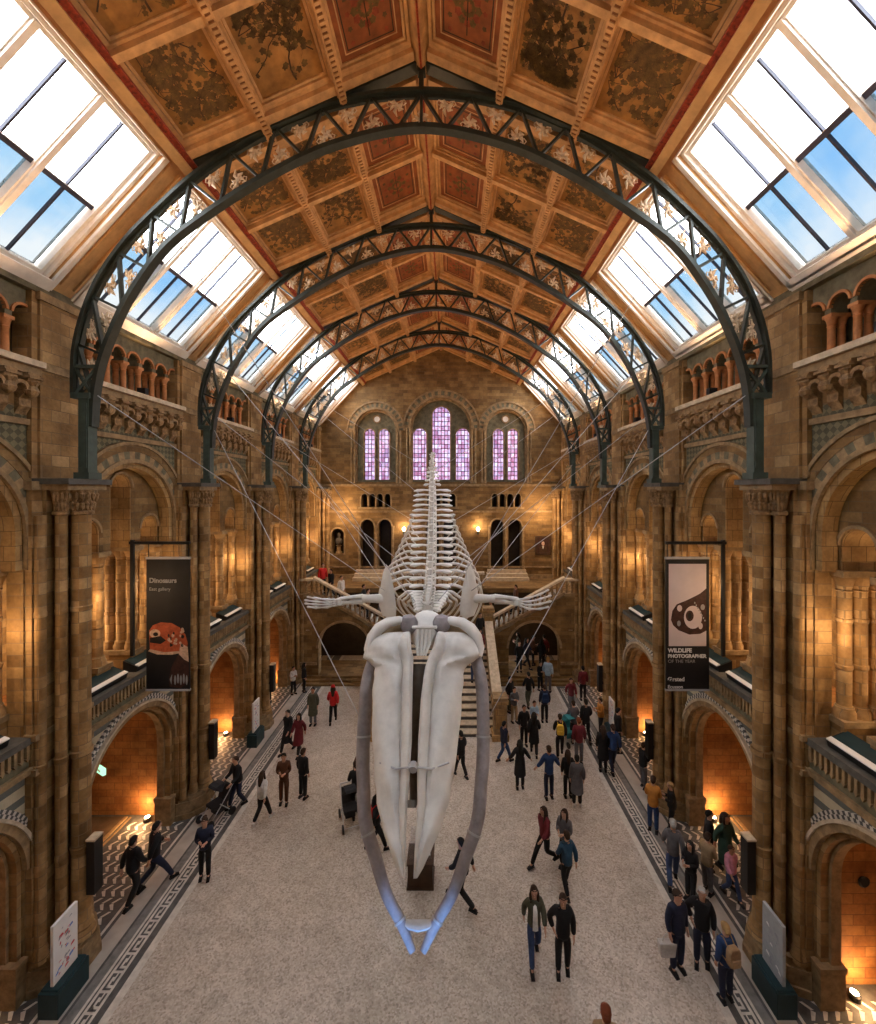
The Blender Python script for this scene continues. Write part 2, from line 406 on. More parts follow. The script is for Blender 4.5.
# parapet of the gallery
mb = MB()
mb.box(7.92, 8.3, -1.66, 1.66, 5.3, 5.9, 0); mb.box(7.84, 8.02, -1.9, 1.9, 5.28, 5.40, 2); mb.box(7.84, 8.4, -1.9, 1.9, 5.88, 6.02, 1)
for i in range(27):
    a = -1.58 + i*3.16/26; mb.box(7.86, 7.94, a-.028, a+.028, 5.62, 5.88, 2); mb.prism([(a-.045,5.62),(a,5.54),(a+.045,5.62)], 'x', 7.86, 7.94, 2)
per_bay('parapet', mb.mesh('parapet', [M['trimdark'], M['slate'], M['trim']]), DET)

# upper arch mouldings
mb = MB()
mb.ring('x', 0, US, UR-.14, UR, 8.02, 8.34, 0, 30, leg=.75)
mb.ring('x', 0, US, UR, UR+.1, 7.93, 8.05, 1, 30, leg=.75)
mb.ring('x', 0, US, UR+.1, UR+.30, 7.97, 8.05, 2, 30, alt=1); mb.ring('x', 0, US, UR+.30, UR+.48, 7.96, 8.05, 3, 30)
mb.ring('x', 0, US, UR+.48, UR+.56, 7.92, 8.05, 1, 30)
per_bay('upper_arch', mb.mesh('upper_arch', [M['gold'], M['trim'], M['trimdark'], M['back']]), DET)

# gallery screen inside the upper arch: tall middle opening, two small lit arches
mb = MB()
mb.arcade('x', -UR, UR, 9.42, 11.9, [(-1.08, .37, 9.42, 9.92), (0, .37, 9.42, 11.1), (1.08, .37, 9.42, 9.92)], 8.36, 9.3, 0)
for c, z, r in ((-1.08, 9.92, .37), (1.08, 9.92, .37), (0, 11.1, .37)):
    mb.ring('x', c, z, r, r+.06, 8.31, 8.4, 1, 16); mb.ring('x', c, z, r-.03, r, 8.37, 9.29, 2, 16, leg=z-9.42)
scr = per_bay('gallery_screen', mb.mesh('gallery_screen', [M['back'], M['trim'], M['gold']]), DET)
# clustered shafts of the screen
def shaft_prof(r, z0, z1):
    H = z1-z0; return [(r*1.55, z0), (r*1.55, z0+.1), (r*1.25, z0+.16), (r*1.3, z0+.2), (r, z0+.24), (r, z0+H*.34), (r*1.14, z0+H*.34+.02), (r*1.14, z0+H*.34+.08), (r, z0+H*.34+.1),
            (r, z0+H*.67), (r*1.14, z0+H*.67+.02), (r*1.14, z0+H*.67+.08), (r, z0+H*.67+.1), (r, z1-.3), (r*1.15, z1-.28), (r, z1-.25), (r*1.25, z1-.12), (r*1.6, z1-.03), (r*1.6, z1)]
mb = MB()
for k in range(3): mb.lathe(8.5+.31*k, 0, shaft_prof(.125, 6.5, 9.3), 12, 0)
cl = mb.mesh('clustered_shafts', M['pier'], 'auto')
mb = MB()
mb.box(8.32, 9.3, -.21, .21, 5.3, 6.38, 0); mb.box(8.28, 9.32, -.24, .24, 6.38, 6.5, 1); mb.box(8.3, 9.3, -.2, .2, 9.3, 9.43, 1); mb.box(8.26, 9.3, -.24, .24, 5.3, 5.5, 1)
cp = mb.mesh('shaft_pedestal', [M['stone'], M['trim']])
for k_, o_ in scr.items():
    for a in (-1.52, -.60, .60, 1.52):
        c = put('shaft_cluster', cl, o_, (0, a, 0), side=k_[1]); put('pedestal', cp, c, side=k_[1])

# corbel table, ledge and little upper colonnade
mb = MB(); C0 = 1.80
mb.box(7.8, 8.1, -C0, C0, 13.36, 13.52, 0); mb.box(7.7, 9.0, -C0, C0, 13.52, 13.64, 1)
mb.box(7.93, 8.05, -C0, C0, 12.34, 12.46, 0)
per_bay('ledge', mb.mesh('ledge', [M['trim'], M['paleledge']]), DET)
mb = MB()
mb.prism([(8.02,12.5),(8.02,13.36),(7.72,13.36),(7.72,13.2),(7.80,13.1),(7.80,12.95),(7.9,12.85),(7.9,12.7),(7.97,12.6)], 'y', -.12, .12, 0)
mb.lathe(7.78, 0, [(.02,12.86),(.1,12.92),(.13,13.0),(.09,13.1),(.14,13.18),(.02,13.22)], 8, 0)
mb.box(7.66, 7.84, -.15, .15, 13.24, 13.3, 0)
corb = mb.mesh('corbel', M['carve'])
mb = MB(); mb.ring('x', 0, 13.02, .1, .17, 7.74, 8.02, 0, 10); mb.ring('x', 0, 13.02, .0, .1, 7.96, 8.02, 1, 8)
hood = mb.mesh('corbel_hood', [M['carve'], M['gold']])
for b in DET:
    for s in (1, -1):
        for i in range(8):
            c = put('corbel', corb, WALL[s], (0, b-1.56+i*3.12/7, 0), side=s)
            if i < 7: put('corbel_hood', hood, c, (0, 3.12/14, 0), side=s)
mb = MB()
opn = [(-1.62+i*.54, .165, 13.64, 14.58) for i in range(7)]
mb.arcade('x', -C0, C0, 13.64, 15.1, [(c, .20, 14.42, 14.55) for c, _, _, _ in opn], 8.06, 8.4, 0) if False else None
mb.arcade('x', -C0, C0, 14.44, 15.1, [(c, .20, 14.44, 14.55) for c, _, _, _ in opn], 8.02, 8.36, 0, 12)
for c, _, _, _ in opn: mb.ring('x', c, 14.55, .20, .25, 7.98, 8.06, 1, 10)
mb.box(8.02, 8.36, -C0-.2, -C0, 13.64, 15.1, 0); mb.box(8.02, 8.36, C0, C0+.2, 13.64, 15.1, 0)
cln = per_bay('upper_colonnade', mb.mesh('upper_colonnade', [M['trimdark'], M['orange']]), DET)
mb = MB()
for d in (8.09, 8.29):
    mb.lathe(d, 0, [(.10,13.64),(.10,13.72),(.075,13.76),(.068,13.80),(.064,14.20),(.08,14.22),(.066,14.24),(.085,14.33),(.11,14.38),(.11,14.40)], 10, 0)
mb.box(8.0, 8.38, -.105, .105, 14.38, 14.45, 0)
cn = mb.mesh('twin_colonnette', M['orange'], 'auto')
for k_, o_ in cln.items():
    for i in range(6): put('twin_colonnette', cn, o_, (0, -1.35+i*.54, 0), side=k_[1])

# piers
mb = MB()
mb.box(7.86, 8.36, -.66, .66, F, 11.1, 0); mb.box(7.66, 7.9, -.20, .20, F, 11.1, 0); mb.box(7.78, 7.9, -.43, .43, F, 11.1, 0)
mb.prism([(7.22,-.22),(7.36,-.36),(7.56,-.56),(7.9,-.70),(8.36,-.70),(8.36,.70),(7.9,.70),(7.56,.56),(7.36,.36),(7.22,.22)], 'z', F, F+.5, 1)
mb.prism([(7.16,-.22),(7.32,-.38),(7.52,-.6),(7.9,-.74),(7.9,.74),(7.52,.6),(7.32,.38),(7.16,.22)], 'z', F, F+.16, 1)
mb.prism([(7.28,-.2),(7.42,-.34),(7.60,-.54),(8.0,-.68),(8.0,.68),(7.60,.54),(7.42,.34),(7.28,.2)], 'z', F+.5, F+.66, 1)
mb.box(7.2, 8.3, -.56, .56, 11.14, 11.26, 2); mb.box(7.28, 8.3, -.5, .5, 11.02, 11.14, 1); mb.box(7.8, 8.3, -.72, .72, 11.02, 11.2, 1)
for z in (5.3, 6.0): mb.box(7.74, 8.0, -.7, .7, z-.07, z+.05, 1)
pm = mb.mesh('pier', [M['pier'], M['trim'], M['slate']])
def big_prof(r, z0, z1): return [(r*1.5, z0), (r*1.5, z0+.08), (r*1.15, z0+.16), (r*1.3, z0+.22), (r, z0+.3), (r, 3.2), (r*1.12, 3.22), (r*1.12, 3.3), (r, 3.32), (r, 5.25), (r*1.2, 5.28), (r*1.2, 5.38), (r, 5.4),
            (r, 8.4), (r*1.12, 8.42), (r*1.12, 8.5), (r, 8.52), (r, z1)]
mb = MB(); mb.lathe(7.43, 0, big_prof(.175, F+.6, 10.5), 18); s_big = mb.mesh('front_shaft', M['pier'], 'auto')
mb = MB(); mb.lathe(7.60, 0, big_prof(.105, F+.6, 10.5), 12); s_sm = mb.mesh('side_shaft', M['pier'], 'auto')
mb = MB(); mb.lathe(7.80, 0, big_prof(.10, F+.6, 10.5), 12); s_xs = mb.mesh('corner_shaft', M['pier'], 'auto')
def capital(d, r):
    mb = MB(); mb.lathe(d, 0, [(r, 10.48), (r*1.25, 10.5), (r*1.25, 10.56), (r*1.02, 10.58), (r*1.15, 10.75), (r*1.4, 10.93), (r*1.55, 11.02), (r*1.3, 11.05)], 14)
    for i in range(9):
        t = PI/2 + PI*i/8; c, s_ = math.cos(t), math.sin(t)
        for z, k in ((10.68, 1.15), (10.88, 1.42)):
            n = len(mb.v); mb.lathe(d + r*k*c, r*k*s_, [(.01, z-.1), (r*.2, z-.03), (r*.26, z+.05), (.01, z+.1)], 6)
    return mb.mesh('capital', M['carve'])
cap_b, cap_s = capital(7.43, .185), capital(7.60, .12)
mb = MB(); mb.box(7.84, 8.3, -.5, .5, 11.26, 15.1, 0); mb.box(7.9, 8.3, -.62, .62, 11.26, 15.1, 0)
mb.box(7.80, 8.3, -.56, .56, 13.5, 13.66, 1); mb.box(7.80, 8.3, -.54, .54, 14.95, 15.12, 1)
pil = mb.mesh('pilaster', [M['pier'], M['trim']])
for y in PIERS[1:] + [YB]:
    for s in (1, -1):
        p = put('pier', pm, WALL[s], (0, y, 0), side=s)
        put('pilaster', pil, p, side=s)
        f = put('front_shaft', s_big, p, side=s); put('capital', cap_b, f, side=s)
        for a in (-.29, .29):
            f = put('side_shaft', s_sm, p, (0, a, 0), side=s); put('capital', cap_s, f, side=s)
        for a in (-.54, .54): put('corner_shaft', s_xs, p, (0, a, 0), side=s)

# ---- ceiling
SLOPE = 5.767
mb = MB()
mb.prism([(0,20.48),(5.27,18.14),(5.30,18.34),(0,20.70),(-5.30,18.34),(-5.27,18.14)], 'y', YR-.2, YB+.6, 0)
ceil = put('ceiling', mb.mesh('ceiling', M['ceilbase']), kind='structure')
def panel(seed, red):
    rnd = random.Random(seed); mb = MB(); W, H = 1.62, 1.80
    mb.box(-W/2, W/2, -H/2, H/2, -.03, 0, 0)
    for k, (w, z, m) in enumerate(((.07, -.10, 1), (.05, -.06, 1))):
        o = k*.08
        x0, x1, y0, y1 = -W/2+o, W/2-o, -H/2+o, H/2-o
        mb.box(x0, x0+w, y0, y1, z, 0, m); mb.box(x1-w, x1, y0, y1, z, 0, m); mb.box(x0+w, x1-w, y0, y0+w, z, 0, m); mb.box(x0+w, x1-w, y1-w, y1, z, 0, m)
    def flat(pts, m):
        mb.add([(x, y, -.034) for x, y in pts], [tuple(range(len(pts)))], m)
    lx, ly = W/2-.15, H/2-.15
    def leaf(x, y, a, r, m):
        if abs(x)+r > lx or abs(y)+r > ly: return
        pts = []
        for i in range(14):
            t = 2*PI*i/14; rr = r*(.55+.45*abs(math.cos(2.5*(t))))
            pts.append((x+rr*math.cos(t+a), y+rr*math.sin(t+a)))
        flat(pts, m)
    def branch(x, y, a, l, w, d):
        for _ in range(7):
            nx, ny = x+l*math.cos(a), y+l*math.sin(a)
            if abs(nx) > lx-.03 or abs(ny) > ly-.03:
                a += PI*.6; continue
            px, py = -math.sin(a)*w, math.cos(a)*w
            flat([(x+px, y+py), (x-px, y-py), (nx-px*.8, ny-py*.8), (nx+px*.8, ny+py*.8)], 2)
            for _k in range(2):
                leaf(nx+rnd.uniform(-.16, .16), ny+rnd.uniform(-.16, .16), rnd.uniform(0, 6), rnd.uniform(.04, .08), rnd.choice((3, 3, 4)))
            if d < 2 and rnd.random() < .7: branch(nx, ny, a+rnd.choice((-1, 1))*rnd.uniform(.6, 1.2), l*.85, w*.65, d+1)
            x, y = nx, ny; a += rnd.uniform(-.5, .5); w *= .88
    if red:
        for o in (.24, .30):
            x0, x1, y0, y1 = -W/2+o, W/2-o, -H/2+o, H/2-o
            for (a, b, c, d) in ((x0, x0+.025, y0, y1), (x1-.025, x1, y0, y1), (x0, x1, y0, y0+.025), (x0, x1, y1-.025, y1)): flat([(a,c),(b,c),(b,d),(a,d)], 1 if o < .3 else 2)
        for i in range(12):
            t = 2*PI*i/12; leaf(.22*math.cos(t), .28*math.sin(t), t, .085, 5 if i % 2 else 4)
            leaf(.12*math.cos(t+.3), .13*math.sin(t+.3), t, .05, 4)
        flat([(-.012,-.5),(.012,-.5),(.012,.5),(-.012,.5)], 2)
        for sx in (-1, 1):
            for i in range(5): leaf(sx*.36, -.5+i*.25, i, .055, 3 if i % 2 else 5)
    else:
        branch(rnd.uniform(-.2, .2), -ly+.05, PI/2+rnd.uniform(-.2, .2), .22, .02, 0)
        branch(-lx+.05, -.3+rnd.uniform(-.2, .2), .7+rnd.uniform(-.3, .3), .2, .013, 2)
        branch(lx-.05, -.3+rnd.uniform(-.2, .2), 2.4+rnd.uniform(-.3, .3), .2, .013, 2)
        branch(-.2, ly-.1, -2.4, .16, .012, 2); branch(.2, ly-.1, -.6, .16, .012, 2)
    return mb.mesh('panel', [M['boardred'] if red else M['board'], M['ceilwood'], M['branch'], M['leaf'], M['leafgreen'], M['fruit']], fix=False)
PAN = [panel(i, False) for i in range(6)]; PRED = [panel(9, True), panel(10, True)]
def slope_obj(name, me, s, sl, y, parent, nz=0, label=None):
    """place a mesh drawn in (down slope, along hall, normal) on slope side s"""
    x = s*(sl*math.cos(ANG) + nz*math.sin(ANG)); z = 20.48 - sl*math.sin(ANG) + nz*math.cos(ANG)
    return put(name, me, parent, (x, y, z), (0, ANG, 0 if s > 0 else PI), label=label)
mb = MB(); mb.box(-.085, .085, -L/2, L/2, -.27, 0, 0); mb.box(-.13, .13, -L/2, L/2, -.15, 0, 0); mb.box(-.10, .10, -L/2, L/2, -.20, -.15, 0)
for i in range(44): mb.box(-.05, .05, -L/2+i*L/44+.02, -L/2+i*L/44+.075, -.295, -.27, 0); mb.box(-.05, .05, -L/2+i*L/44+.075, -L/2+(i+1)*L/44+.02, -.274, -.27, 1)
rib_l = mb.mesh('long_rib', [M['ceilwood'], M['ceilbase']])
mb = MB(); mb.box(-.82, .82, -.07, .07, -.24, 0, 0); mb.box(-.82, .82, -.12, .12, -.13, 0, 0)
rib_c = mb.mesh('cross_rib', [M['ceilwood']])
mb = MB(); mb.box(-.82, .82, -.10, .10, -.22, 0, 0); mb.box(-.82, .82, -.17, .17, -.12, 0, 0)
rib_e = mb.mesh('end_rib', [M['ceilwood']])
mb = MB(); mb.box(-.12, .16, -L/2, L/2, -.24, 0, 0); mb.box(-.20, -.12, -L/2, L/2, -.12, 0, 1); mb.box(.0, .2, -L/2, L/2, -.30, -.2, 1)
cor = mb.mesh('eaves_cornice', [M['ceilred'], M['tanwood']])
mb = MB(); mb.prism([(-.3,20.36),(-.12,20.26),(-.05,20.16),(.05,20.16),(.12,20.26),(.3,20.36),(0,20.5)], 'y', -L/2, L/2, 0); mb.box(-.02, .02, -L/2, L/2, 20.13, 20.17, 1)
rid = mb.mesh('ridge_rib', [M['ceilwood'], M['ceilred']])
COLS = (1.07, 2.84, 4.62)
for bi, b in enumerate(BAYS[1:]):
    put('ridge_rib', rid, ceil, (0, b, 0))
    for s in (1, -1):
        for sl in (1.955, 3.73): slope_obj('long_rib', rib_l, s, sl, b, ceil)
        slope_obj('eaves_cornice', cor, s, 5.56, b, ceil)
        for ci, c in enumerate(COLS):
            slope_obj('cross_rib', rib_c, s, c, b, ceil)
            for e in (-2.0, 2.0): slope_obj('end_rib', rib_e, s, c, b+e, ceil)
            for r in (-.93, .93):
                me = PRED[(bi+(r > 0)) % 2] if ci == 0 else PAN[(bi*5+ci*2+(r > 0)*3+(s > 0)) % 6]
                slope_obj('ceiling_panel', me, s, c, b + r, ceil, -.02)

# ---- skylights
WL = math.hypot(2.73, 2.99); WA = math.atan2(2.99, 2.73)
mb = MB()                                     # casing, drawn in (down slope, along hall, outward normal)
A1, S0, S1 = 1.82, .28, 3.66
def fr(x0, x1, yh0, yh1, z0, z1, m):          # rectangular ring between two rectangles
    pass
def rect_ring(o, i, z0, z1, m):
    (a0,a1,b0,b1), (c0,c1,d0,d1) = o, i
    mb.box(a0, c0, b0, b1, z0, z1, m); mb.box(c1, a1, b0, b1, z0, z1, m); mb.box(c0, c1, b0, d0, z0, z1, m); mb.box(c0, c1, d1, b1, z0, z1, m)
rect_ring((0, WL, -L/2, L/2), (S0-.1, S1+.12, -A1-.12, A1+.12), 0, .2, 0)
rect_ring((S0-.1, S1+.12, -A1-.12, A1+.12), (S0-.03, S1+.05, -A1-.05, A1+.05), .06, .40, 1)
rect_ring((S0-.14, S1+.22, -A1-.26, A1+.26), (S0-.1, S1+.12, -A1-.12, A1+.12), -.03, .0, 1)
rect_ring((S0-.12, S1+.18, -A1-.20, A1+.20), (S0-.1, S1+.12, -A1-.12, A1+.12), -.06, -.03, 1)
rect_ring((S0-.03, S1+.05, -A1-.05, A1+.05), (S0+.04, S1-.04, -A1+.02, A1-.02), .14, .40, 1)
mb.box(S1+.0, WL-.05, -A1-.2, A1+.2, -.06, .0, 1); mb.box(.02, .14, -A1-.2, A1+.2, -.04, 0, 0)
mb.box(S0-.1, S1, A1+.30, A1+.36, -.05, 0, 0); mb.box(S0-.1, S1, -A1-.36, -A1-.30, -.05, 0, 0)
cas = mb.mesh('skylight_casing', [M['tanwood'], M['whitewood']])
mb = MB(); mb.box(S0, S1, -.075, .075, .16, .36, 0); mb.box(S0, S1, -.05, .05, .11, .16, 0); mul = mb.mesh('mullion', M['whitewood'])
mb = MB(); mb.box(-.045, .045, -A1+.02, A1-.02, .20, .34, 0); mb.box(-.06, -.045, -A1+.02, A1-.02, .22, .34, 1); xb = mb.mesh('crossbar', [M['bar'], M['whitewood']])
cw = (2*A1)/3
mb = MB(); mb.box(0, 1.64, -cw/2+.05, cw/2-.05, .30, .31, 0)
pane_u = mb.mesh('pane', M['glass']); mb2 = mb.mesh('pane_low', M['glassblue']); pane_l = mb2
mb = MB(); mb.box(0, 1.64, -.017, .017, .24, .30, 0); gb = mb.mesh('glazing_bar', M['bar'])
wn = 0
for s in (1, -1):
    for b in BAYS:
        wn += 1
        w = put('window_%d' % wn, cas, None, (s*5.27, b, 18.14), (0, WA, 0 if s > 0 else PI), kind='structure')
        for a in (-cw/2, cw/2): put('mullion', mul, w, (0, a, 0))
        put('crossbar', xb, w, ((S0+S1)/2, 0, 0))
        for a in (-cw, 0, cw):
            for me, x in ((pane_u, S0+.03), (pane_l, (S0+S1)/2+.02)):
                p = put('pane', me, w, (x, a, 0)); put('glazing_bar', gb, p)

# ---- back wall
bw = MB(); Y0, Y1 = YB, YB+.7
bw.box(-8.9, 8.9, 24.9, Y0, 5.05, 5.3, 0)
D = [(c+o, .42, 5.9, 8.72) for c in (-4.25, 0, 4.25) for o in (-.57, .57)]
bw.arcade('y', -8.9, 8.9, 5.3, 9.6, sorted(D + [(-6.75, .40, 6.85, 8.15)]), Y0, Y1, 0)
bw.box(-8.9, 8.9, Y0-.06, Y1, 9.6, 9.72, 1)
bw.arcade('y', -8.9, 8.9, 9.72, 11.3, [(c+o*.5, .17, 9.95, 10.65) for c in (-4.25, 0, 4.25) for o in (-1.5, -.5, .5, 1.5)], Y0, Y1, 0, 10)
bw.box(-8.9, 8.9, Y0-.12, Y1, 11.3, 11.46, 1)
bw.arcade('y', -8.9, 8.9, 11.46, 17.7, [(-4.25, 1.38, 11.6, 14.95), (0, 2.0, 11.6, 15.1), (4.25, 1.38, 11.6, 14.95)], Y0, Y1, 0, 24)
bw.prism([(-6.2,17.7),(6.2,17.7),(5.2,18.4),(0,20.9),(-5.2,18.4)], 'y', Y0, Y1, 0)
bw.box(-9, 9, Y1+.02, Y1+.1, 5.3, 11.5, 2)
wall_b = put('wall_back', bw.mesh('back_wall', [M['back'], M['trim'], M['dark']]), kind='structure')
for c, r, zs in ((-4.25, 1.38, 14.95), (0, 2.0, 15.1), (4.25, 1.38, 14.95)):
    mb = MB(); mb.ring('y', 0, zs, r, r+.14, Y0-.1, Y0+.02, 0, 28); mb.ring('y', 0, zs, r+.14, r+.42, Y0-.04, Y0+.02, 1, 34, alt=0); mb.ring('y', 0, zs, r+.42, r+.52, Y0-.12, Y0+.02, 0, 30)
    mb.ring('y', 0, zs, r-.12, r, Y0+.12, Y0+.4, 0, 28, leg=zs-11.6)
    a = put('window_arch', mb.mesh('window_arch', [M['trim'], M['trimdark']]), wall_b, (c, 0, 0))
    for sx in (-1, 1):
        for k in range(2):
            mb = MB(); mb.lathe(sx*(r+.02+k*.2), Y0-.02, shaft_prof(.07, 11.5, zs), 10)
            put('shaft', mb.mesh('window_shaft', M['trim'], 'auto'), a)
    # inner tracery wall with lancets
    mb = MB()
    if c == 0: ops = [(-1.42, .44, 11.75, 14.7), (0, .58, 11.75, 16.0), (1.42, .44, 11.75, 14.7)]
    else: ops = [(-.48, .34, 11.75, 14.75), (.48, .34, 11.75, 14.75)]
    mb.arcade('y', -r, r, 11.5, 15.45 if c else 16.7, ops, Y0+.35, Y0+.5, 0, 16)
    zt = 15.45 if c else 16.7; n = 20; pts = [(r*math.cos(PI*i/n), zs+r*math.sin(PI*i/n)) for i in range(n+1)]
    mb.prism([(x, max(z, zt)) for x, z in pts] if c else [(x, max(z, zt)) for x, z in pts], 'y', Y0+.38, Y0+.48, 0)
    for oc, hw, zb, zz in ops: mb.ring('y', oc, zz, hw, hw+.07, Y0+.28, Y0+.37, 1, 16, leg=zz-zb)
    put('tracery', mb.mesh('tracery', [M['trimdark'], M['trim']]), wall_b, (c, 0, 0))
    if c:
        mb = MB(); mb.ring('y', 0, 15.75, .19, .27, Y0+.3, Y0+.4, 1, 20, 0, 2*PI); 
        mb.prism([(.19*math.cos(2*PI*i/20), 15.75+.19*math.sin(2*PI*i/20)) for i in range(20)], 'y', Y0+.36, Y0+.375, 0)
        put('roundel', mb.mesh('roundel', [M['white'], M['trim']]), wall_b, (c, 0, 0))
    for oc, hw, zb, zz in ops:
        wn += 1; mb = MB()
        mb.prism([(-hw, zb), (hw, zb)] + [(hw*math.cos(PI*i/12), zz+hw*math.sin(PI*i/12)) for i in range(13)], 'y', Y0+.42, Y0+.44, 0)
        w = put('window_%d' % wn, mb.mesh('lancet', M['stained']), None, (c+oc, 0, 0), kind='structure')
# small shafts and hoods of the wall arcades
mb = MB()
for c in (-4.25, 0, 4.25):
    for o in (-1.5, -.5, .5, 1.5): mb.ring('y', c+o*.5, 10.65, .17, .225, Y0-.05, Y0+.02, 0, 12)
    for o in (-2, -1, 0, 1, 2): mb.cyl(c+o*.5, Y0-.02, .05, 9.95, 10.65, 8, 0)
    mb.box(c-1.15, c+1.15, Y0-.14, Y0, 9.82, 9.95, 0)
    for o in (-.57, .57): mb.ring('y', c+o, 8.72, .42, .52, Y0-.06, Y0+.02, 0, 16)
    for o in (-1.1, 0, 1.1): mb.lathe(c+o, Y0-.02, shaft_prof(.075, 5.9, 8.72), 10, 0)
    mb.box(c-1.35, c+1.35, Y0-.9, Y0+.3, 5.3, 5.5, 1); mb.box(c-1.3, c+1.3, Y0-.6, Y0+.3, 5.5, 5.7, 1); mb.box(c-1.25, c+1.25, Y0-.3, Y0+.3, 5.7, 5.9, 1)
put('doorway_arcade', mb.mesh('doorway_arcade', [M['trim'], M['paleledge']]), wall_b)
mb = MB(); mb.box(-8.3, 8.3, Y0-.08, Y0, 6.0, 6.1, 0); mb.ring('y', -6.75, 8.15, .4, .5, Y0-.06, Y0+.02, 0, 16, leg=1.3); mb.box(-8.3, 8.3, Y0-.1, Y0, 5.3, 5.55, 0)
put('dado', mb.mesh('dado', M['trim']), wall_b)
# wall behind the camera
mb = MB(); mb.box(-9.2, 9.2, YR-.4, YR, 0, 15.4); mb.prism([(-8.2,15.3),(8.2,15.3),(5.2,18.5),(0,20.9),(-5.2,18.5)], 'y', YR-.4, YR, 0)
put('wall_front', mb.mesh('front_wall', M['back']), kind='structure')

# ---- stair block at the far end
sb = MB(); YS = 23.0
for s in (-1, 1):
    # arched wall under the side flights, top follows the flight
    n = 14; r = 1.38; c = s*5.15; zs = 2.5
    def top(x): return 3.0 + max(0, min(1, (abs(x)-2.6)/4.2))*2.3
    xs = [2.55, 5.15-r]
    def P(a): return s*a
    sb.prism([(P(2.55), 0), (P(5.15-r), 0), (P(5.15-r), top(5.15-r)), (P(2.55), 3.0)], 'y', YS, YS+.5, 0)
    arc = [(P(5.15+r*math.cos(PI*i/n)), zs+r*math.sin(PI*i/n)) for i in range(n+1)]
    h = n//2
    sb.prism([(P(5.15-r), top(5.15-r)), (P(5.15), top(5.15))] + arc[h:], 'y', YS, YS+.5, 0)
    sb.prism([(P(5.15), top(5.15)), (P(5.15+r), top(5.15+r))] + arc[:h+1], 'y', YS, YS+.5, 0)
    sb.prism([(P(5.15+r), 0), (P(8.0), 0), (P(8.0), 5.3), (P(6.8), 5.3), (P(5.15+r), top(5.15+r))], 'y', YS, YS+.5, 0)
    sb.prism([(P(2.6), 2.75), (P(6.8), 5.05), (P(8.0), 5.05), (P(8.0), 5.3), (P(6.8), 5.3), (P(2.6), 3.0)], 'y', YS+.5, 24.9, 0)
    for k in range(13):
        x0 = 2.6+k*4.2/13; z = 3.0+k*2.3/13; a, b2 = sorted((s*x0, s*(x0+4.2/13))); sb.box(a, b2, YS+.35, 24.75, z-.1, z+.16, 1)
    sb.box(*sorted((s*2.7, s*8)), YS-.06, YS+.02, .9, 1.0, 2) if False else None
    sb.ring('y', c, zs, r, r+.12, YS-.06, YS+.05, 2, 24, leg=0); sb.ring('y', c, zs, r+.12, r+.34, YS-.03, YS+.05, 0, 24)
    x0, x1 = sorted((s*2.6, s*7.9)); sb.box(*sorted((s*2.6, s*3.7)), YS-.08, YS, F+.85, F+1.0, 2); sb.box(*sorted((s*6.6, s*7.9)), YS-.08, YS, F+.85, F+1.0, 2)
    sb.box(*sorted((s*2.6, s*3.7)), YS-.12, YS, F, F+.3, 2); sb.box(*sorted((s*6.6, s*7.9)), YS-.12, YS, F, F+.3, 2)
    for k in range(3): sb.box(*sorted((s*3.1, s*7.2)), YS-.7+k*.26, YS+2, F+k*.1, F+k*.1+.1, 0)
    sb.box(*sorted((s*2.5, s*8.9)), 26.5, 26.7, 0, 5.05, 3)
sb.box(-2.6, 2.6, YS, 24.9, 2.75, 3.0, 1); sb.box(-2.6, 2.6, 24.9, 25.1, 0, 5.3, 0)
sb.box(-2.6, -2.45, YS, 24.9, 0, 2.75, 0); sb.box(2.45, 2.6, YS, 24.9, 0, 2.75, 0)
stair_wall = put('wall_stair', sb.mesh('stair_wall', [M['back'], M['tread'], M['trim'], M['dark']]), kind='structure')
# central flight
mb = MB(); NS = 14; Y_S = 17.7; run = (YS-Y_S)/NS; RI = (3.0-F)/NS
for k in range(NS):
    mb.box(-2.45, 2.45, Y_S+k*run, YS, F+k*RI, F+(k+1)*RI-.03, 1); mb.box(-2.47, 2.47, Y_S+k*run-.03, Y_S+(k+1)*run, F+(k+1)*RI-.03, F+(k+1)*RI, 0)
flight = put('trim_staircase', mb.mesh('central_flight', [M['paleledge'], M['slate']]), kind='structure')
def balustrade(p0, p1, h=.95, n=14, t=.16, solid=False):
    """balusters, foot rail and handrail between two floor points"""
    p0, p1 = Vector(p0), Vector(p1); d = p1-p0; hl = Vector((d.x, d.y, 0)).length
    a = math.atan2(d.y, d.x); parts = {}
    def bar(z0, z1, w):
        mb = MB(); sl = d.z/hl
        for q0, q1 in ((0, hl),):
            mb.add([(q0,-w,z0),(q1,-w,z0+d.z),(q1,w,z0+d.z),(q0,w,z0),(q0,-w,z1),(q1,-w,z1+d.z),(q1,w,z1+d.z),(q0,w,z1)],
                   [(0,3,2,1),(4,5,6,7),(0,1,5,4),(1,2,6,5),(2,3,7,6),(3,0,4,7)])
        return mb
    root = put('stair_balustrade', bar(0, .16, t).mesh('foot', M['trim']), None, p0, (0,0,a), kind='structure')
    put('handrail', bar(h-.12, h, t*1.1).mesh('hand', M['paleledge']), root)
    if solid:
        put('wall_panel', bar(.16, h-.12, t*.8).mesh('solid', M['trim']), root)
    else:
        mb = MB(); mb.lathe(0, 0, [(.07,.0),(.07,.1),(.045,.14),(.05,.3),(.075,.42),(.04,.55),(.04,.62),(.07,.66),(.07,h-.2)], 8)
        me = mb.mesh('baluster', M['carve'], 'auto')
        for i in range(n):
            f = (i+.5)/n; put('baluster', me, root, (hl*f, 0, .12+d.z*f))
    return root
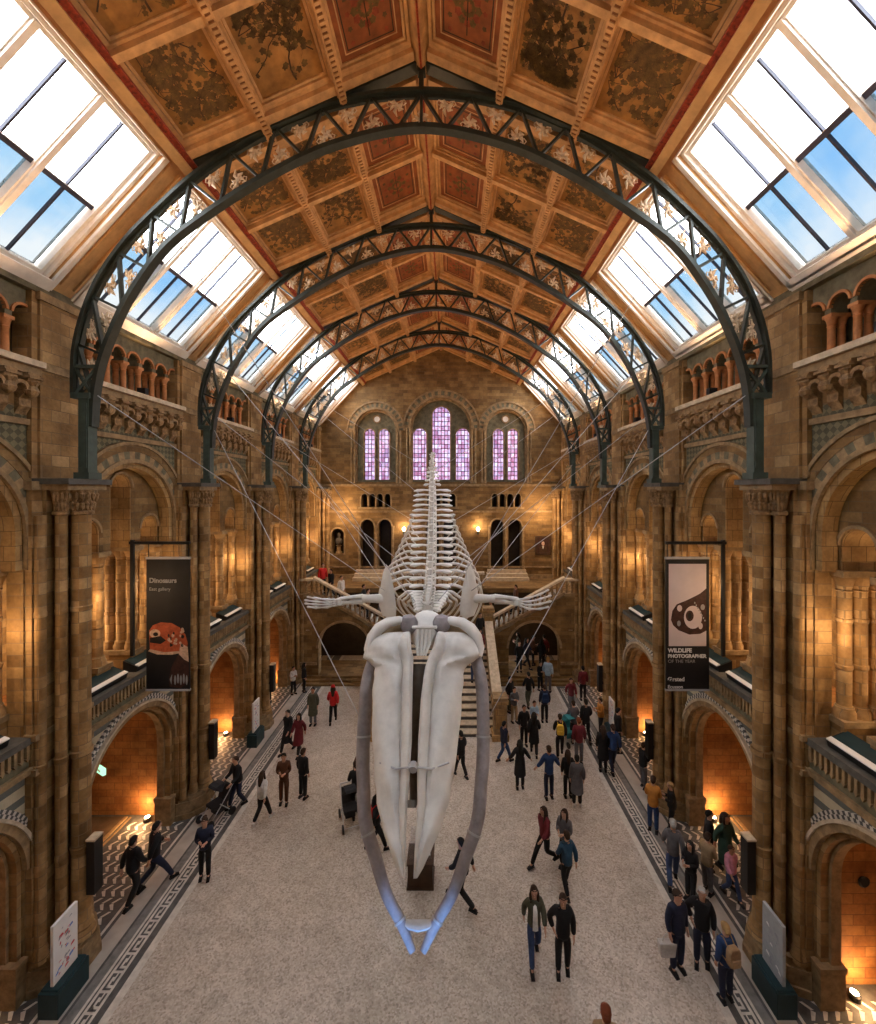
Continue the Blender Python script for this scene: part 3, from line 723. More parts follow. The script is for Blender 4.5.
for s in (-1, 1):
    balustrade((s*2.6, YS+.12, 3.1), (s*6.8, YS+.12, 5.4), n=16)
    balustrade((s*2.66, Y_S+.3, F+.15), (s*2.66, YS, 3.1), t=.2, solid=True, h=1.0)
    # newels
    mb = MB(); mb.box(-.34, .34, -.34, .34, 0, .25, 1); mb.box(-.27, .27, -.27, .27, .25, 1.5, 0); mb.box(-.33, .33, -.33, .33, 1.5, 1.62, 1); mb.box(-.2, .2, -.29, -.27, .5, 1.3, 1); mb.prism([(-.3,-.3),(.3,-.3),(.3,.3),(-.3,.3)], 'z', 1.62, 1.75, 0)
    nw = mb.mesh('newel', [M['trim'], M['gold']])
    put('trim_newel', nw, None, (s*2.68, Y_S, F), kind='structure'); put('trim_newel', nw, None, (s*2.66, YS+.1, 2.95), kind='structure')
    balustrade((s*6.8, YS+.12, 5.3), (s*7.9, YS+.12, 5.3), n=4)
balustrade((-2.6, 24.95, 5.3), (2.6, 24.95, 5.3), n=18)
# ================================================================ IRON TRUSSES
def resample(P, n):
    P = [Vector(p) for p in P]
    # smooth with Catmull-Rom, then resample by length
    S = []
    for i in range(len(P)-1):
        p0, p1, p2, p3 = P[max(i-1, 0)], P[i], P[i+1], P[min(i+2, len(P)-1)]
        for k in range(12):
            t = k/12; S.append(.5*((2*p1)+(-p0+p2)*t+(2*p0-5*p1+4*p2-p3)*t*t+(-p0+3*p1-3*p2+p3)*t**3))
    S.append(P[-1]); d = [0]
    for a, b in zip(S, S[1:]): d.append(d[-1]+(b-a).length)
    out = []; j = 0
    for i in range(n+1):
        t = d[-1]*i/n
        while j < len(d)-2 and d[j+1] < t: j += 1
        f = (t-d[j])/max(1e-9, d[j+1]-d[j]); out.append(S[j].lerp(S[j+1], min(1, f)))
    return out
OUT = [(0,19.69),(1.85,19.45),(3.42,18.84),(4.84,17.92),(5.75,17.12),(6.43,16.42),(7.0,15.6),(7.34,14.8),(7.52,14.0),(7.54,13.1)]
INN = [(0,18.92),(1.85,18.56),(3.34,17.88),(4.73,17.0),(5.62,16.28),(6.36,15.24),(6.72,14.5),(6.98,13.8),(7.12,13.1),(7.16,12.4)]
def half(P, n):
    Q = [(-x, z) for x, z in P[::-1]] + list(P[1:]); return resample(Q, 2*n)
NSEG = 20
uo, ui = half(OUT, 48), half(INN, 48)
ko, ki = half(OUT, NSEG), half(INN, NSEG)
mb = MB(); mb.sweep_xz(uo, .035, .12); mb.sweep_xz([p*1 - Vector((0, .07)) for p in uo], .05, .03); T_up = mb.mesh('upper_chord', M['iron'])
mb = MB(); mb.sweep_xz(ui, .045, .10); mb.sweep_xz([p*1 + Vector((0, .07)) for p in ui], .05, .03); T_lo = mb.mesh('lower_chord', M['iron'])
mb = MB(); mb.sweep_xz([(-5.1,18.09),(0,20.34),(5.1,18.09)], .07, .13); mb.box(-.05, .05, -.06, .06, 19.6, 20.3); mb.box(-.09, .09, -.09, .09, 20.1, 20.34); mb.box(-.03,.03,-.05,.05,18.9,19.7)
T_raf = mb.mesh('rafter', M['iron'])
struts = []
for i in range(2*NSEG):
    a, b = (ko[i], ki[i+1]) if i % 2 == 0 else (ki[i], ko[i+1])
    mb = MB(); mb.sweep_xz([a, b], .025, .05); struts.append(mb.mesh('strut', M['iron']))
orn = []
for i in range(1, 2*NSEG):
    lo = (i % 2 == 1)                           # triangle standing on the lower chord or hanging from the upper
    tri = (ki[i-1], ki[i+1], ko[i]) if not lo else (ko[i-1], ko[i+1], ki[i])
    if i % 2 == 0 or True:
        c = (tri[0]+tri[1]+tri[2])/3; base = (tri[1]-tri[0]).normalized(); up = (tri[2]-(tri[0]+tri[1])/2).normalized(); k = .78
        mb = MB()
        def pt(u, v): p = c + base*u*k + up*v*k; return (p.x, 0, p.y)
        for an, l in ((90, .30), (150, .22), (30, .22), (-150, .22), (-30, .22)):
            t = math.radians(an); ct, st = math.cos(t), math.sin(t)
            mb.tube([pt(0, -.03), pt(.5*l*ct-.06*st, -.03+.5*l*st+.06*ct), pt(l*ct, -.03+l*st)], [.012, .042, .01], 6)
        mb.lathe(0, 0, [(.0,-.03),(.045,-.03),(.045,.03),(.0,.03)], 10)
        for q_ in range(len(mb.v)-40, len(mb.v)):
            x, y, z = mb.v[q_]; cc = pt(0, -.03); mb.v[q_] = (cc[0]+x, z, cc[2]+y)
        for sx in (-1, 1):
            mb.tube([pt(sx*.10, -.15), pt(sx*.22, -.17), pt(sx*.27, -.08), pt(sx*.20, -.02), pt(sx*.14, -.07)], .012, 5)
        orn.append(mb.mesh('scroll', M['scroll']))
mb = MB()
mb.box(7.18, 7.39, -.12, .12, 11.26, 13.12); mb.box(7.12, 7.45, -.17, .17, 11.26, 11.4); mb.box(7.14, 7.54, -.15, .15, 13.0, 13.12)
mb.box(7.2, 7.37, -.14, .14, 11.5, 12.9)
mb.sweep_xz([(7.16, 13.1), (7.54, 13.7)], .03, .06); mb.sweep_xz([(7.02, 13.7), (7.54, 13.7)], .035, .09); mb.sweep_xz([(7.52, 13.1),(7.04, 13.7)], .03, .06)
T_col = mb.mesh('column', M['irongreen'])
tpos = ['nearest the camera, topmost arch in the photo', 'second from the camera', 'third from the camera', 'farthest, just before the end wall']
for k in range(4):
    y = P0+L*k
    t = put('roof_truss', None, None, (0, y, 0), label='dark iron lattice roof arch spanning the hall, ' + tpos[k], cat='truss', group='iron roof arches')
    put('upper_chord', T_up, t); put('lower_chord', T_lo, t); put('rafter', T_raf, t); [put('column', T_col, t, side=s_) for s_ in (1, -1)]
    for i, sme in enumerate(struts):
        so = put('strut', sme, t)
    for i, me in enumerate(orn): put('scroll', me, t)

# ================================================================ WHALE SKELETON
whale = put('whale_skeleton', None, None, (0, 11, 7.6), label='huge pale blue whale skeleton diving through the hall, hung from cables', cat='skeleton')
def wp(name, mb, mat, smooth='auto', parent=None, label=None):
    off = Vector((0, 11, 7.6))
    mb.v = [tuple(Vector(v)-off) for v in mb.v]
    return put(name, mb.mesh(name, mat, smooth), parent or whale, label=label)
def wpi(name, mb, mat, origin, parent=None):
    o = Vector(origin); mb.v = [tuple(Vector(v)-o) for v in mb.v]
    return put(name, mb.mesh(name, mat, 'auto'), parent or whale, o-Vector((0, 11, 7.6)))
ST = [ # depth, height, gap half, outer half, thickness
 (10.80, 7.40, .34, 1.02, .45), (10.66, 7.26, .30, 1.36, .8), (10.56, 7.08, .27, 1.47, 1), (10.47, 6.92, .19, 1.44, 1), (10.40, 6.80, .17, 1.22, 1), (10.34, 6.70, .15, 1.10, 1), (10.2, 6.5, .13, 1.09, 1), (9.95, 6.10, .10, 1.06, 1), (9.53, 5.42, .075, .98, 1), (9.10, 4.81, .085, .84, .95), (8.87, 4.49, .11, .76, .85),
 (8.57, 4.12, .10, .57, .7), (8.40, 3.91, .09, .42, .55), (8.28, 3.70, .085, .29, .4), (8.2, 3.53, .08, .16, .2)]
ST2 = []
for i in range(len(ST)-1):
    for k in range(4): f = k/4; ST2.append(tuple(p+(q_-p)*f for p, q_ in zip(ST[i], ST[i+1])))
ST2.append(ST[-1]); ST = ST2
nrm = Vector((0, -.84, .54))
prof = [(0,.10),(.02,.22),(.06,.27),(.13,.26),(.2,.20),(.24,.05),(.27,.03),(.31,.10),(.40,.16),(.5,.17),(.62,.14),(.75,.09),(.88,.02),(.96,-.05),(1,-.12),(.95,-.17),(.7,-.13),(.4,-.14),(.1,-.12),(0,-.04)]
rj = random.Random(3)
for s in (-1, 1):
    mb = MB(); n = len(prof); vs = []; fs = []
    for i, (y, z, g, o, th) in enumerate(ST):
        t_ = i/(len(ST)-1); off = -.04-.12*min(1, t_*2)
        o = o*(1+.012*math.sin(i*1.3+s)); gr = max(0, 1-abs(t_-.45)*1.6)
        for j, (u, h) in enumerate(prof):
            x = g+(o-g)*u; hh = h
            if 5 <= j <= 7: hh = h + (.16-h)*(1-gr)*.8
            if 8 <= j <= 12: hh += .035*math.sin(i*.45+u*9+s)
            p = Vector((s*x+off, y, z)) + nrm*hh*th
            vs.append(tuple(p))
    for i in range(len(ST)-1):
        for k in range(n): fs.append((i*n+k, i*n+(k+1) % n, (i+1)*n+(k+1) % n, (i+1)*n+k))
    fs += [tuple(range(n)), tuple(range(len(vs)-n, len(vs)))]
    mb.add(vs, fs)
    me = wp('rostrum', mb, M['bone'])
    # brow arch around the eye hollow
    mb = MB(); X = -.03
    mb.tube([(s*.40+X, 11.05, 7.58), (s*.66+X, 10.98, 7.66), (s*.95+X, 10.92, 7.62), (s*1.18+X, 10.86, 7.48), (s*1.34+X, 10.80, 7.28), (s*1.42+X, 10.68, 7.04), (s*1.40+X, 10.56, 6.88)],
            [.10,.14,.17,.19,.17,.12,.06], 14, flat=.75)
    br = wp('brow_arch', mb, M['bone'])
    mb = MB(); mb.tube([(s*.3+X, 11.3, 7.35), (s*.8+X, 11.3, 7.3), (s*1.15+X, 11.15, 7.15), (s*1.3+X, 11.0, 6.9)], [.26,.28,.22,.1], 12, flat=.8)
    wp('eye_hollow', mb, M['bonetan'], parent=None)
    mb = MB(); mb.lathe(s*.42-.02, 10.98, [(0.01,7.30),(.14,7.35),(.22,7.48),(.23,7.62),(.16,7.76),(.01,7.82)], 14); wp('condyle', mb, M['bonegrey'], 'auto')
    # lower jaw
    J = [(1.28, 10.95, 6.8, .15), (1.42, 10.6, 6.25, .16), (1.45, 10.38, 5.42, .16), (1.42, 10.05, 4.64, .16), (1.37, 9.89, 4.28, .155), (1.27, 9.57, 3.62, .15), (1.0, 9.28, 3.05, .14), (.69, 8.96, 2.5, .12), (.38, 8.75, 2.15, .11), (.10, 8.5, 1.78, .07)]
    pts = [Vector((s*a-.02, b, c)) for a, b, c, r in J]; rr = [r for *_, r in J]
    P3 = []; R3 = []
    for i in range(len(pts)-1):
        p0, p1, p2, p3 = pts[max(i-1, 0)], pts[i], pts[i+1], pts[min(i+2, len(pts)-1)]
        for k in range(5):
            t = k/5; P3.append(.5*((2*p1)+(-p0+p2)*t+(2*p0-5*p1+4*p2-p3)*t*t+(-p0+3*p1-3*p2+p3)*t**3)); R3.append(rr[i]*(1-t)+rr[i+1]*t)
    P3.append(pts[-1]); R3.append(rr[-1])
    mb = MB(); mb.tube(P3, R3, 14); jw = wp('lower_jaw', mb, M['bonegrey'], 'auto')
    for i in (12, 27, 40):
        mb = MB(); d = (P3[i+1]-P3[i]).normalized(); mb.tube([P3[i]-d*.02, P3[i]+d*.02], R3[i]+.018, 14); wp('steel_band', mb, M['steel'], 'auto', label='steel clamp around the jaw bone')
mb = MB(); mb.tube([(-.36, 8.73, 2.16), (-.2, 8.72, 2.10), (-.02, 8.72, 2.08), (.16, 8.72, 2.10), (.32, 8.73, 2.16)], [.06,.10,.12,.10,.06], 10, flat=.5); wp('jaw_bracket', mb, M['steel'], label='pale steel bracket joining the jaw tips')
# occiput, nasal bones
mb = MB(); mb.tube([(0, 11.6, 7.55), (0, 11.3, 7.42), (0, 11.05, 7.2), (0, 10.9, 7.0)], [.34,.5,.48,.25], 18, flat=.7); wp('braincase', mb, M['bone'])
mb = MB(); mb.tube([(-.32, 10.72, 7.56), (-.2, 10.66, 7.58), (.15, 10.66, 7.58), (.28, 10.72, 7.56)], .045, 8)
for x in (-.2, -.1, 0, .1): mb.tube([(x, 10.68, 7.54), (x, 10.55, 7.2), (x*.6-.05, 10.45, 6.95)], [.035,.045,.03], 8)
wp('nasal_bones', mb, M['bone'])
mb = MB(); mb.tube([(-.14, 10.55, 6.7), (-.16, 9.65, 5.1), (-.16, 9.05, 4.3)], [.2,.14,.08], 8, flat=.5); mb.tube([(-.16, 8.8, 4.6), (-.16, 8.72, 4.5)], .09, 8); wp('slot_filler', mb, M['bonedark'], label='dark filler painting the shade of the slot between the two upper jaw bones')  # dark solid carries the slot's shade in its colour
for z, y, w in ((5.1, 9.05, .75),):
    mb = MB(); mb.tube([(-.15-w, y+.18, z), (-.15-w*.5, y+.0, z-.02), (-.15-.12, y-.1, z+.08), (-.15, y-.16, z+.1), (-.15+.12, y-.1, z+.08), (-.15+w*.5, y, z-.02), (-.15+w, y+.18, z)], .022, 6)
    mb.tube([(-.15, y-.22, z+.1), (-.15, y-.08, z+.14)], .09, 10); wp('steel_strap', mb, M['steel'], label='steel strap and hanging boss across the snout')

# spine
def lerp_tab(T, v):
    if v <= T[0][0]: return T[0][1:]
    for a, b in zip(T, T[1:]):
        if v <= b[0]:
            f = (v-a[0])/(b[0]-a[0]); return tuple(p+(q_-p)*f for p, q_ in zip(a[1:], b[1:]))
    return T[-1][1:]
SP = [(11.7,.0,7.72,.36,.16,.14), (12.6,0,7.80,.50,.18,.24), (13.5,-.02,7.95,.66,.19,.32), (16,-.08,8.65,.80,.2,.36), (18,-.15,9.45,.88,.2,.4), (20,-.22,10.3,.94,.2,.44), (21.6,-.3,11.05,.94,.19,.44), (22.1,-.33,11.35,.42,.17,.5), (23.5,-.38,12.0,.34,.14,.45), (24.4,-.42,12.5,.22,.11,.3), (25.2,-.45,13.1,.08,.08,.1)]
vy = []; y = 11.75
while y < 25.3: vy.append(y); y += .22 if y < 12.9 else .50
NV = len(vy)
for i, y in enumerate(vy):
    X, z, w, r, sp = lerp_tab(SP, y); X2, z2 = lerp_tab(SP, y+.3)[:2]
    d = Vector((X2-X, .3, z2-z)).normalized(); n2 = Vector((0, -d.z, d.y)).normalized(); c = Vector((X, y, z)); g = .1 if y < 12.9 else .22
    mb = MB(); mb.tube([c-d*g*.9, c-d*g*.4, c+d*g*.4, c+d*g*.9], [r, r*.8, r*.8, r], 12)
    # neural spine leaning back
    mb.tube([c+n2*r*.6, c+n2*(r+sp*.5)+d*.04, c+n2*(r+sp)+d*.12, c+n2*(r+sp+.03)+d*.14], [.06,.075,.11,.05], 6)
    for s in (-1, 1):
        side = Vector((s, 0, 0))
        mb.tube([c+side*r*.5, c+side*(w*.45)+n2*.04-d*.03, c+side*(w*.8)+n2*.02-d*.07, c+side*w-d*.08], [.055,.07,.12,.04], 7, flat=.55, up=tuple(n2))
        mb.tube([c+side*.05+n2*r, c+side*.17+n2*(r+.1)-d*.1], [.05,.03], 6)
    wpi('vertebra', mb, M['bone'], c)
    if 12.3 < y < 19.2 and i % 1 == 0:
        k = min(1, (y-12.0)/2.0)*max(.55, 1-(max(0, y-15)/9))
        for s in (-1, 1):
            wt = w-.06; A = 1.55*k+.1; H = 2.1*k
            P = [(wt*.9, .02, 0), (wt+.25*k, .02, .02), (A*.92, -.22*H/2, .10), (A+.06, -.48*H/2, .20), (A+.03, -.95*H/2, .36), (A*.85, -1.5*H/2, .5), (A*.6, -1.95*H/2, .6)]
            pts = [c + Vector((s*a, 0, 0)) + Vector((0, 0, 1))*b + Vector((0, 1, 0))*e for a, b, e in P]
            pts = [Vector((0, 0, 0)) + Vector(q3) for q3 in pts]; S3 = []; R3_ = []; RR = [.04,.05,.046,.042,.038,.034,.02]
            for i_ in range(6):
                p0, p1, p2, p3 = pts[max(i_-1, 0)], pts[i_], pts[i_+1], pts[min(i_+2, 6)]
                for k_ in range(4):
                    t = k_/4; S3.append(.5*((2*p1)+(-p0+p2)*t+(2*p0-5*p1+4*p2-p3)*t*t+(-p0+3*p1-3*p2+p3)*t**3)); R3_.append(RR[i_]*(1-t)+RR[i_+1]*t)
            S3.append(pts[-1]); R3_.append(.02)
            mb = MB(); mb.tube(S3, R3_, 7); wpi('rib', mb, M['bone'], pts[0])
# tail flukes have no bone: last small chevrons
for i, y in enumerate(vy):
    if 20 < y < 24.5 and i % 2 == 0:
        X, z, w, r, sp = lerp_tab(SP, y); mb = MB(); mb.tube([(X, y, z-r), (X, y+.08, z-r-.3)], [.05,.03], 6); wpi('chevron_bone', mb, M['bone'], (X, y, z-r))
# shoulder blades and flippers
for s in (-1, 1):
    mb = MB(); n = 14; vs = []
    bl = [(12.1,7.55),(12.2,8.1),(12.35,8.55),(12.65,8.78),(13.1,8.72),(13.4,8.4),(13.35,8.0),(12.9,7.6),(12.5,7.35)]
    outr = [(s*(1.18+.18*math.sin(i*.8)*.3+.10*(z-7.4)*-1), y, z) for i, (y, z) in enumerate(bl)]
    inr = [(x-s*.05, y, z) for x, y, z in outr]; k = len(bl)
    co = (s*1.32, 12.75, 8.05); ci = (s*1.22, 12.75, 8.05)
    mb.add(outr+inr+[co, ci], [(i, (i+1) % k, 2*k) for i in range(k)] + [((i+1) % k+k, i+k, 2*k+1) for i in range(k)] + [(i, i+k, (i+1) % k+k, (i+1) % k) for i in range(k)])
    # blade seen from ahead: broad fan leaning outwards
    mb2 = MB(); z0 = 7.5
    FB = [(1.08,12.0,8.75),(1.18,12.1,8.9),(1.3,12.2,8.65),(1.40,12.25,8.1),(1.42,12.2,7.7),(1.3,12.1,7.45),(1.05,12.0,7.4),(.9,11.95,7.5),(.9,11.95,7.8),(.97,11.97,8.3)]
    k = len(FB); a = [(s*x, y, z) for x, y, z in FB]; b = [(s*x+s*.02, y+.09, z) for x, y, z in FB]
    ca = (s*1.15, 11.93, 8.05); cb = (s*1.17, 12.12, 8.05)
    mb2.add(a+b+[ca, cb], [(i, (i+1) % k, 2*k) for i in range(k)] + [((i+1) % k+k, i+k, 2*k+1) for i in range(k)] + [(i, i+k, (i+1) % k+k, (i+1) % k) for i in range(k)])
    wp('shoulder_blade', mb2, M['bone'])
    mb = MB(); mb.tube([(s*1.1,12.2,7.88),(s*1.4,12.25,7.9),(s*1.75,12.25,7.9),(s*1.9,12.25,7.9)], [.2,.14,.11,.13], 10); arm = wp('upper_arm_bone', mb, M['bone'])
    for dz, dy in ((.07, 0), (-.06, .03)):
        mb = MB(); mb.tube([(s*1.9,12.25+dy,7.88+dz),(s*2.3,12.2+dy,7.86+dz*1.1),(s*2.55,12.15+dy,7.83+dz)], [.09,.055,.07], 8); wp('forearm_bone', mb, M['bone'])
    for f in range(4):
        v = f-1.5; dz = v*.05; fan = .055 if s > 0 else .022; up = .12 if s > 0 else .02
        P = [(s*2.58, 12.1, 7.83+dz), (s*2.85, 12.02, 7.82+v*(.05+fan)), (s*3.15, 11.95, 7.84+v*(.05+fan*1.6)+up*.4), (s*(3.5-.07*abs(v)), 11.9, 7.88+v*(.05+fan*2)+up)]
        mb = MB()
        pts = [Vector(p) for p in P]; S = []; R = []
        for i in range(3):
            for t in (0, .12, .5, .88): S.append(pts[i].lerp(pts[i+1], t)); R.append((.042, .034, .022, .034)[(0, .12, .5, .88).index(t)])
        S.append(pts[-1]); R.append(.015); mb.tube(S, R, 7); wp('finger_bone', mb, M['bone'])
    mb = MB(); mb.lathe(s*2.56, 12.13, [(.02,7.72),(.09,7.76),(.1,7.84),(.08,7.92),(.02,7.95)], 10); wp('wrist_bone', mb, M['bone'])

# cables
CB = [((-7.1,P0,13.1),(-.9,12.2,7.9)), ((7.1,P0,13.1),(.9,12.2,7.9)), ((-7.0,P0+L,13.4),(-.75,14.6,8.3)), ((7.0,P0+L,13.4),(.7,14.6,8.3)), ((-6.6,P0+L,14.8),(-.3,11.2,8.1)), ((6.6,P0+L,14.8),(.3,11.2,8.1)),
      ((-7.0,P0+2*L,13.4),(-.85,18.6,9.6)), ((7.0,P0+2*L,13.4),(.6,18.6,9.6)), ((-6.4,P0+3*L,15.2),(-.8,21.0,10.75)), ((6.4,P0+3*L,15.2),(.4,21.0,10.75)), ((-5.7,P0,17.0),(-1.15,12.4,8.6)), ((5.7,P0,17.0),(1.2,12.4,8.6)),
      ((-6.2,P0+2*L,15.6),(-.5,23.8,12.1)), ((6.0,P0+2*L,15.7),(-.3,23.8,12.1)), ((-7.1,P0+L,13.0),(-1.46,10.3,5.3)), ((7.1,P0+L,13.0),(1.44,10.3,5.3)),
      ((-5.6,23.05,.9),(-3.9,23.05,4.6)) if False else ((-7.3,P0+3*L,12.5),(-1.3,14.6,7.2)), ((7.3,P0+3*L,12.5),(1.2,14.6,7.2))]
cn_ = ['jaw', 'back', 'ribs', 'flank', 'neck', 'tail']
for i, (a, b) in enumerate(CB):
    mb = MB(); a_, b_ = Vector(a), Vector(b); mb.tube([Vector((0,0,0)), b_-a_], .011, 5)
    put('suspension_cable', mb.mesh('cable', M['steel']), None, a, label='thin steel cable running from the roof arches down to the whale skeleton', cat='cable', group='cables holding the whale')
# ================================================================ PROPS
VX, VY, FL, CX, CH = 451, 491, 425, .645, 11.0
HF = CH-F
def at(px, py):
    y = FL*HF/(py-VY); return ((px-VX)*y/FL+CX, y, F)
bayname = {BAYS[2]: 'nearest bay', BAYS[3]: 'second bay', BAYS[4]: 'third bay', BAYS[5]: 'fourth bay', BAYS[6]: 'farthest bay'}
sn = {1: 'right', -1: 'left'}
def bevel(o, w=.01):
    m = o.modifiers.new('bev', 'BEVEL'); m.width = w; m.segments = 2; m.limit_method = 'ANGLE'
# display cases along the gallery parapets
mb = MB(); mb.prism([(8.02,6.02),(8.38,6.02),(8.38,6.32),(7.98,6.16)], 'y', -.62, .62, 0)
case = mb.mesh('display_case', M['black'])
mb = MB(); mb.prism([(7.96,6.16),(8.06,6.20),(8.06,6.22),(7.96,6.185)], 'y', -.6, .6, 0); glint = mb.mesh('glint_strip', M['white'])  # white strip paints the light glinting along the case edge
mb = MB(); mb.prism([(8.09,6.205),(8.36,6.315),(8.36,6.325),(8.09,6.215)], 'y', -.58, .58, 0); gl = mb.mesh('glass_top', M['teal'])
for b in DET:
    for s in (1, -1):
        for k, dy in (('nearer', -.86), ('farther', .72)):
            c = put('display_case', case, None, (0, b+dy, 0), side=s, label='%s dark sloping display case on the %s gallery parapet, %s' % (k, sn[s], bayname[b]), cat='display case', group='display cases on the gallery parapets')
            put('glint_strip', glint, c, side=s, label='white strip painting the bright glint along the case'); put('glass_top', gl, c, side=s)
# loudspeaker columns
mb = MB(); mb.box(-.09, .09, -.11, .11, 0, 1.15, 0); spk = mb.mesh('speaker_body', M['black'])
mb = MB(); mb.box(-.10, .10, -.12, .12, 1.15, 1.19, 0); spc = mb.mesh('speaker_cap', M['paleledge'])
mb = MB(); mb.box(-.16, -.08, -.03, .03, .3, .4, 0); mb.box(-.16, -.08, -.03, .03, .9, 1.0, 0); spb = mb.mesh('bracket', M['black'])
for k, nm in enumerate(('nearest pier', 'second pier', 'third pier', 'fourth pier')):
    for s in (1, -1):
        y = P0+L*k
        o = put('column_loudspeaker', spk, None, (s*7.12, y-.02, 2.3), (0, 0, PI if s > 0 else 0), label='tall black column loudspeaker fixed to the %s on the %s side' % (nm, sn[s]), cat='loudspeaker', group='column loudspeakers on the piers')
        put('cap', spc, o, label='pale top cap'); put('bracket', spb, o)
# information boards on plinths
def board(x, y, s, kind, label, sc=1.0):
    mb = MB(); mb.prism([(-.2,-.36),(.2,-.36),(.2,.36),(-.2,.36)], 'z', 0, .5); mb.box(-.17, .17, -.33, .33, .5, .55)
    o = put('information_board', mb.mesh('plinth', M['teal']), None, (x, y, F), scale=(sc,)*3, label=label, cat='information board', group='boards on dark plinths'); bevel(o, .015)
    mb = MB(); mb.box(-.03, .03, -.27, .27, .55, 1.72); p = put('panel', mb.mesh('panel_b', M['white'] if kind else M['frost']), o)
    rnd = random.Random(int(y*10)); mb = MB()
    sx = -s*.031
    for i in range(34):
        a, z = rnd.uniform(-.2, .2), rnd.uniform(.65, 1.62); w, h = rnd.uniform(.012, .05), rnd.uniform(.008, .04)
        mb.prism([(a-w,z-h),(a+w,z-h*.3),(a+w*.6,z+h),(a-w*.7,z+h*.5)], 'x', *sorted((sx, sx-s*.002)), rnd.randrange(3))
    put('map_print', mb.mesh('map_print', [M['mapred'], M['mapblue'], M['mapgrey']] if kind else [M['mapgrey'], M['white'], M['mapgrey']]), p)
M['mapred'] = plain('map_red', (.6,.12,.14), .5, 0, .2); M['mapblue'] = plain('map_blue', (.13,.25,.6), .5, 0, .2); M['mapgrey'] = plain('map_grey', (.3,.31,.34), .5, 0, .2)
board(-7.16, 8.58, -1, 1, 'bright coloured map board on dark plinth before the nearest left pier')
board(7.16, 8.58, 1, 0, 'grey board on dark teal plinth before the nearest right pier')
board(-7.3, 17.3, -1, 1, 'white board on dark teal plinth by the third left pier')
board(7.3, 17.6, 1, 1, 'white board by the third right pier behind the crowd', .95)
# banners
def txt(s, size, x, z, parent, mat, bold=0):
    cu = bpy.data.curves.new('lettering', 'FONT'); cu.body = s; cu.size = size; cu.extrude = .002; cu.offset = bold
    o = bpy.data.objects.new('t', cu); COL.objects.link(o); dg = bpy.context.evaluated_depsgraph_get()
    me = bpy.data.meshes.new_from_object(o.evaluated_get(dg)); me.materials.clear(); me.materials.append(mat); bpy.data.objects.remove(o)
    return put('lettering', me, parent, (x, -.022, z), (PI/2, 0, 0))
M['bblack'] = plain('black_banner_cloth', (.012,.011,.012), .6, 0, .2, 3, .05); M['bwhite'] = plain('pinkish_white_print', (.62,.53,.53), .6, 0, .06, 2, .05)
M['lett'] = plain('white_lettering', (.75,.74,.72), .6, 0, .03); M['rust'] = plain('rust_print', (.42,.09,.035), .6, 0, .35, 9, .05); M['umber'] = plain('dark_umber_print', (.05,.02,.015), .6, 0, .5, 9, .05)
M['greyl'] = plain('grey_lettering', (.3,.3,.3), .6, 0, .05); M['cream_print'] = plain('cream_print', (.6,.42,.3), .6, 0, .3, 12, .05)
def blob(mb, pts, m, d=-.021):
    mb.add([(x, d, z) for x, z in pts], [tuple(range(len(pts)))], m)
def ell(cx, cz, rx, rz, a0=0, a1=2*PI, n=24): return [(cx+rx*math.cos(a0+(a1-a0)*i/n), cz+rz*math.sin(a0+(a1-a0)*i/n)) for i in range(n if a1-a0 > 6.2 else n+1)]
W_, H_ = 1.2, 3.66
def banner(xc, y, s, face, label):
    mb = MB(); mb.box(-W_/2, W_/2, -.02, .02, 0, H_, 0)
    o = put('hanging_banner', mb.mesh('banner', M['bblack']), None, (xc, y, 5.48), label=label, cat='banner')
    # stand the banner hangs from
    mb = MB(); px = s*8.2-xc
    x0 = s*8.28; x1 = xc - s*W_/2
    a, b = sorted((x0, x1)); mb.box(a, b, -.03, .03, 9.52, 9.60); mb.box(*sorted((s*8.16, s*8.24)), -.04, .04, 6.42, 9.64); mb.box(*sorted((s*8.16, x1)), -.02, .02, 9.3, 9.34) if False else None
    for q in (-W_/2+.05, W_/2-.05): mb.box(xc+q-.008, xc+q+.008, -.008, .008, 9.14, 9.52)
    put('banner_pole', mb.mesh('banner_pole', M['black']), None, (0, y, 0), label='black pole and arm carrying the hanging banner on the %s gallery' % sn[s], cat='pole')
    mb = MB(); mb.box(-W_/2-.01, W_/2+.01, -.035, .035, H_-.03, H_+.03); mb.box(-W_/2-.01, W_/2+.01, -.035, .035, -.02, .03); put('rod', mb.mesh('rod', M['steel']), o)
    return o
bl = banner(-7.2, 11.8, -1, 0, 'tall black banner with white title and rust-brown dinosaur head, left side')
txt('Dinosaurs', .185, -.52, 2.98, bl, M['greyl'], .006); txt('East gallery', .13, -.52, 2.76, bl, M['greyl'])
mb = MB()
blob(mb, [(-.52,1.65),(-.42,1.8),(-.2,1.88),(.1,1.86),(.32,1.74),(.48,1.55),(.55,1.3),(.5,1.05),(.3,1.02),(.1,1.03),(-.2,1.0),(-.5,1.06)], 0)
blob(mb, [(-.55,1.08),(-.3,.99),(.1,.98),(.35,1.03),(.3,1.08),(-.1,1.05),(-.5,1.14)], 1, -.022)
blob(mb, ell(-.36, 1.57, .15, .12), 1, -.023); blob(mb, ell(-.34, 1.55, .07, .055), 2, -.0245)
blob(mb, [(-.5,1.45),(-.2,1.5),(-.05,1.38),(-.2,1.28),(-.5,1.32)], 2, -.024)
rr = random.Random(4)
for i in range(20):
    x, z = rr.uniform(0, .45), rr.uniform(1.2, 1.7); blob(mb, ell(x, z, rr.uniform(.02,.05), rr.uniform(.03,.06), n=7), 1 if i % 3 else 2, -.023)
blob(mb, [(.35,1.3),(.55,1.2),(.58,.75),(.45,.85),(.3,1.0)], 1, -.0225)
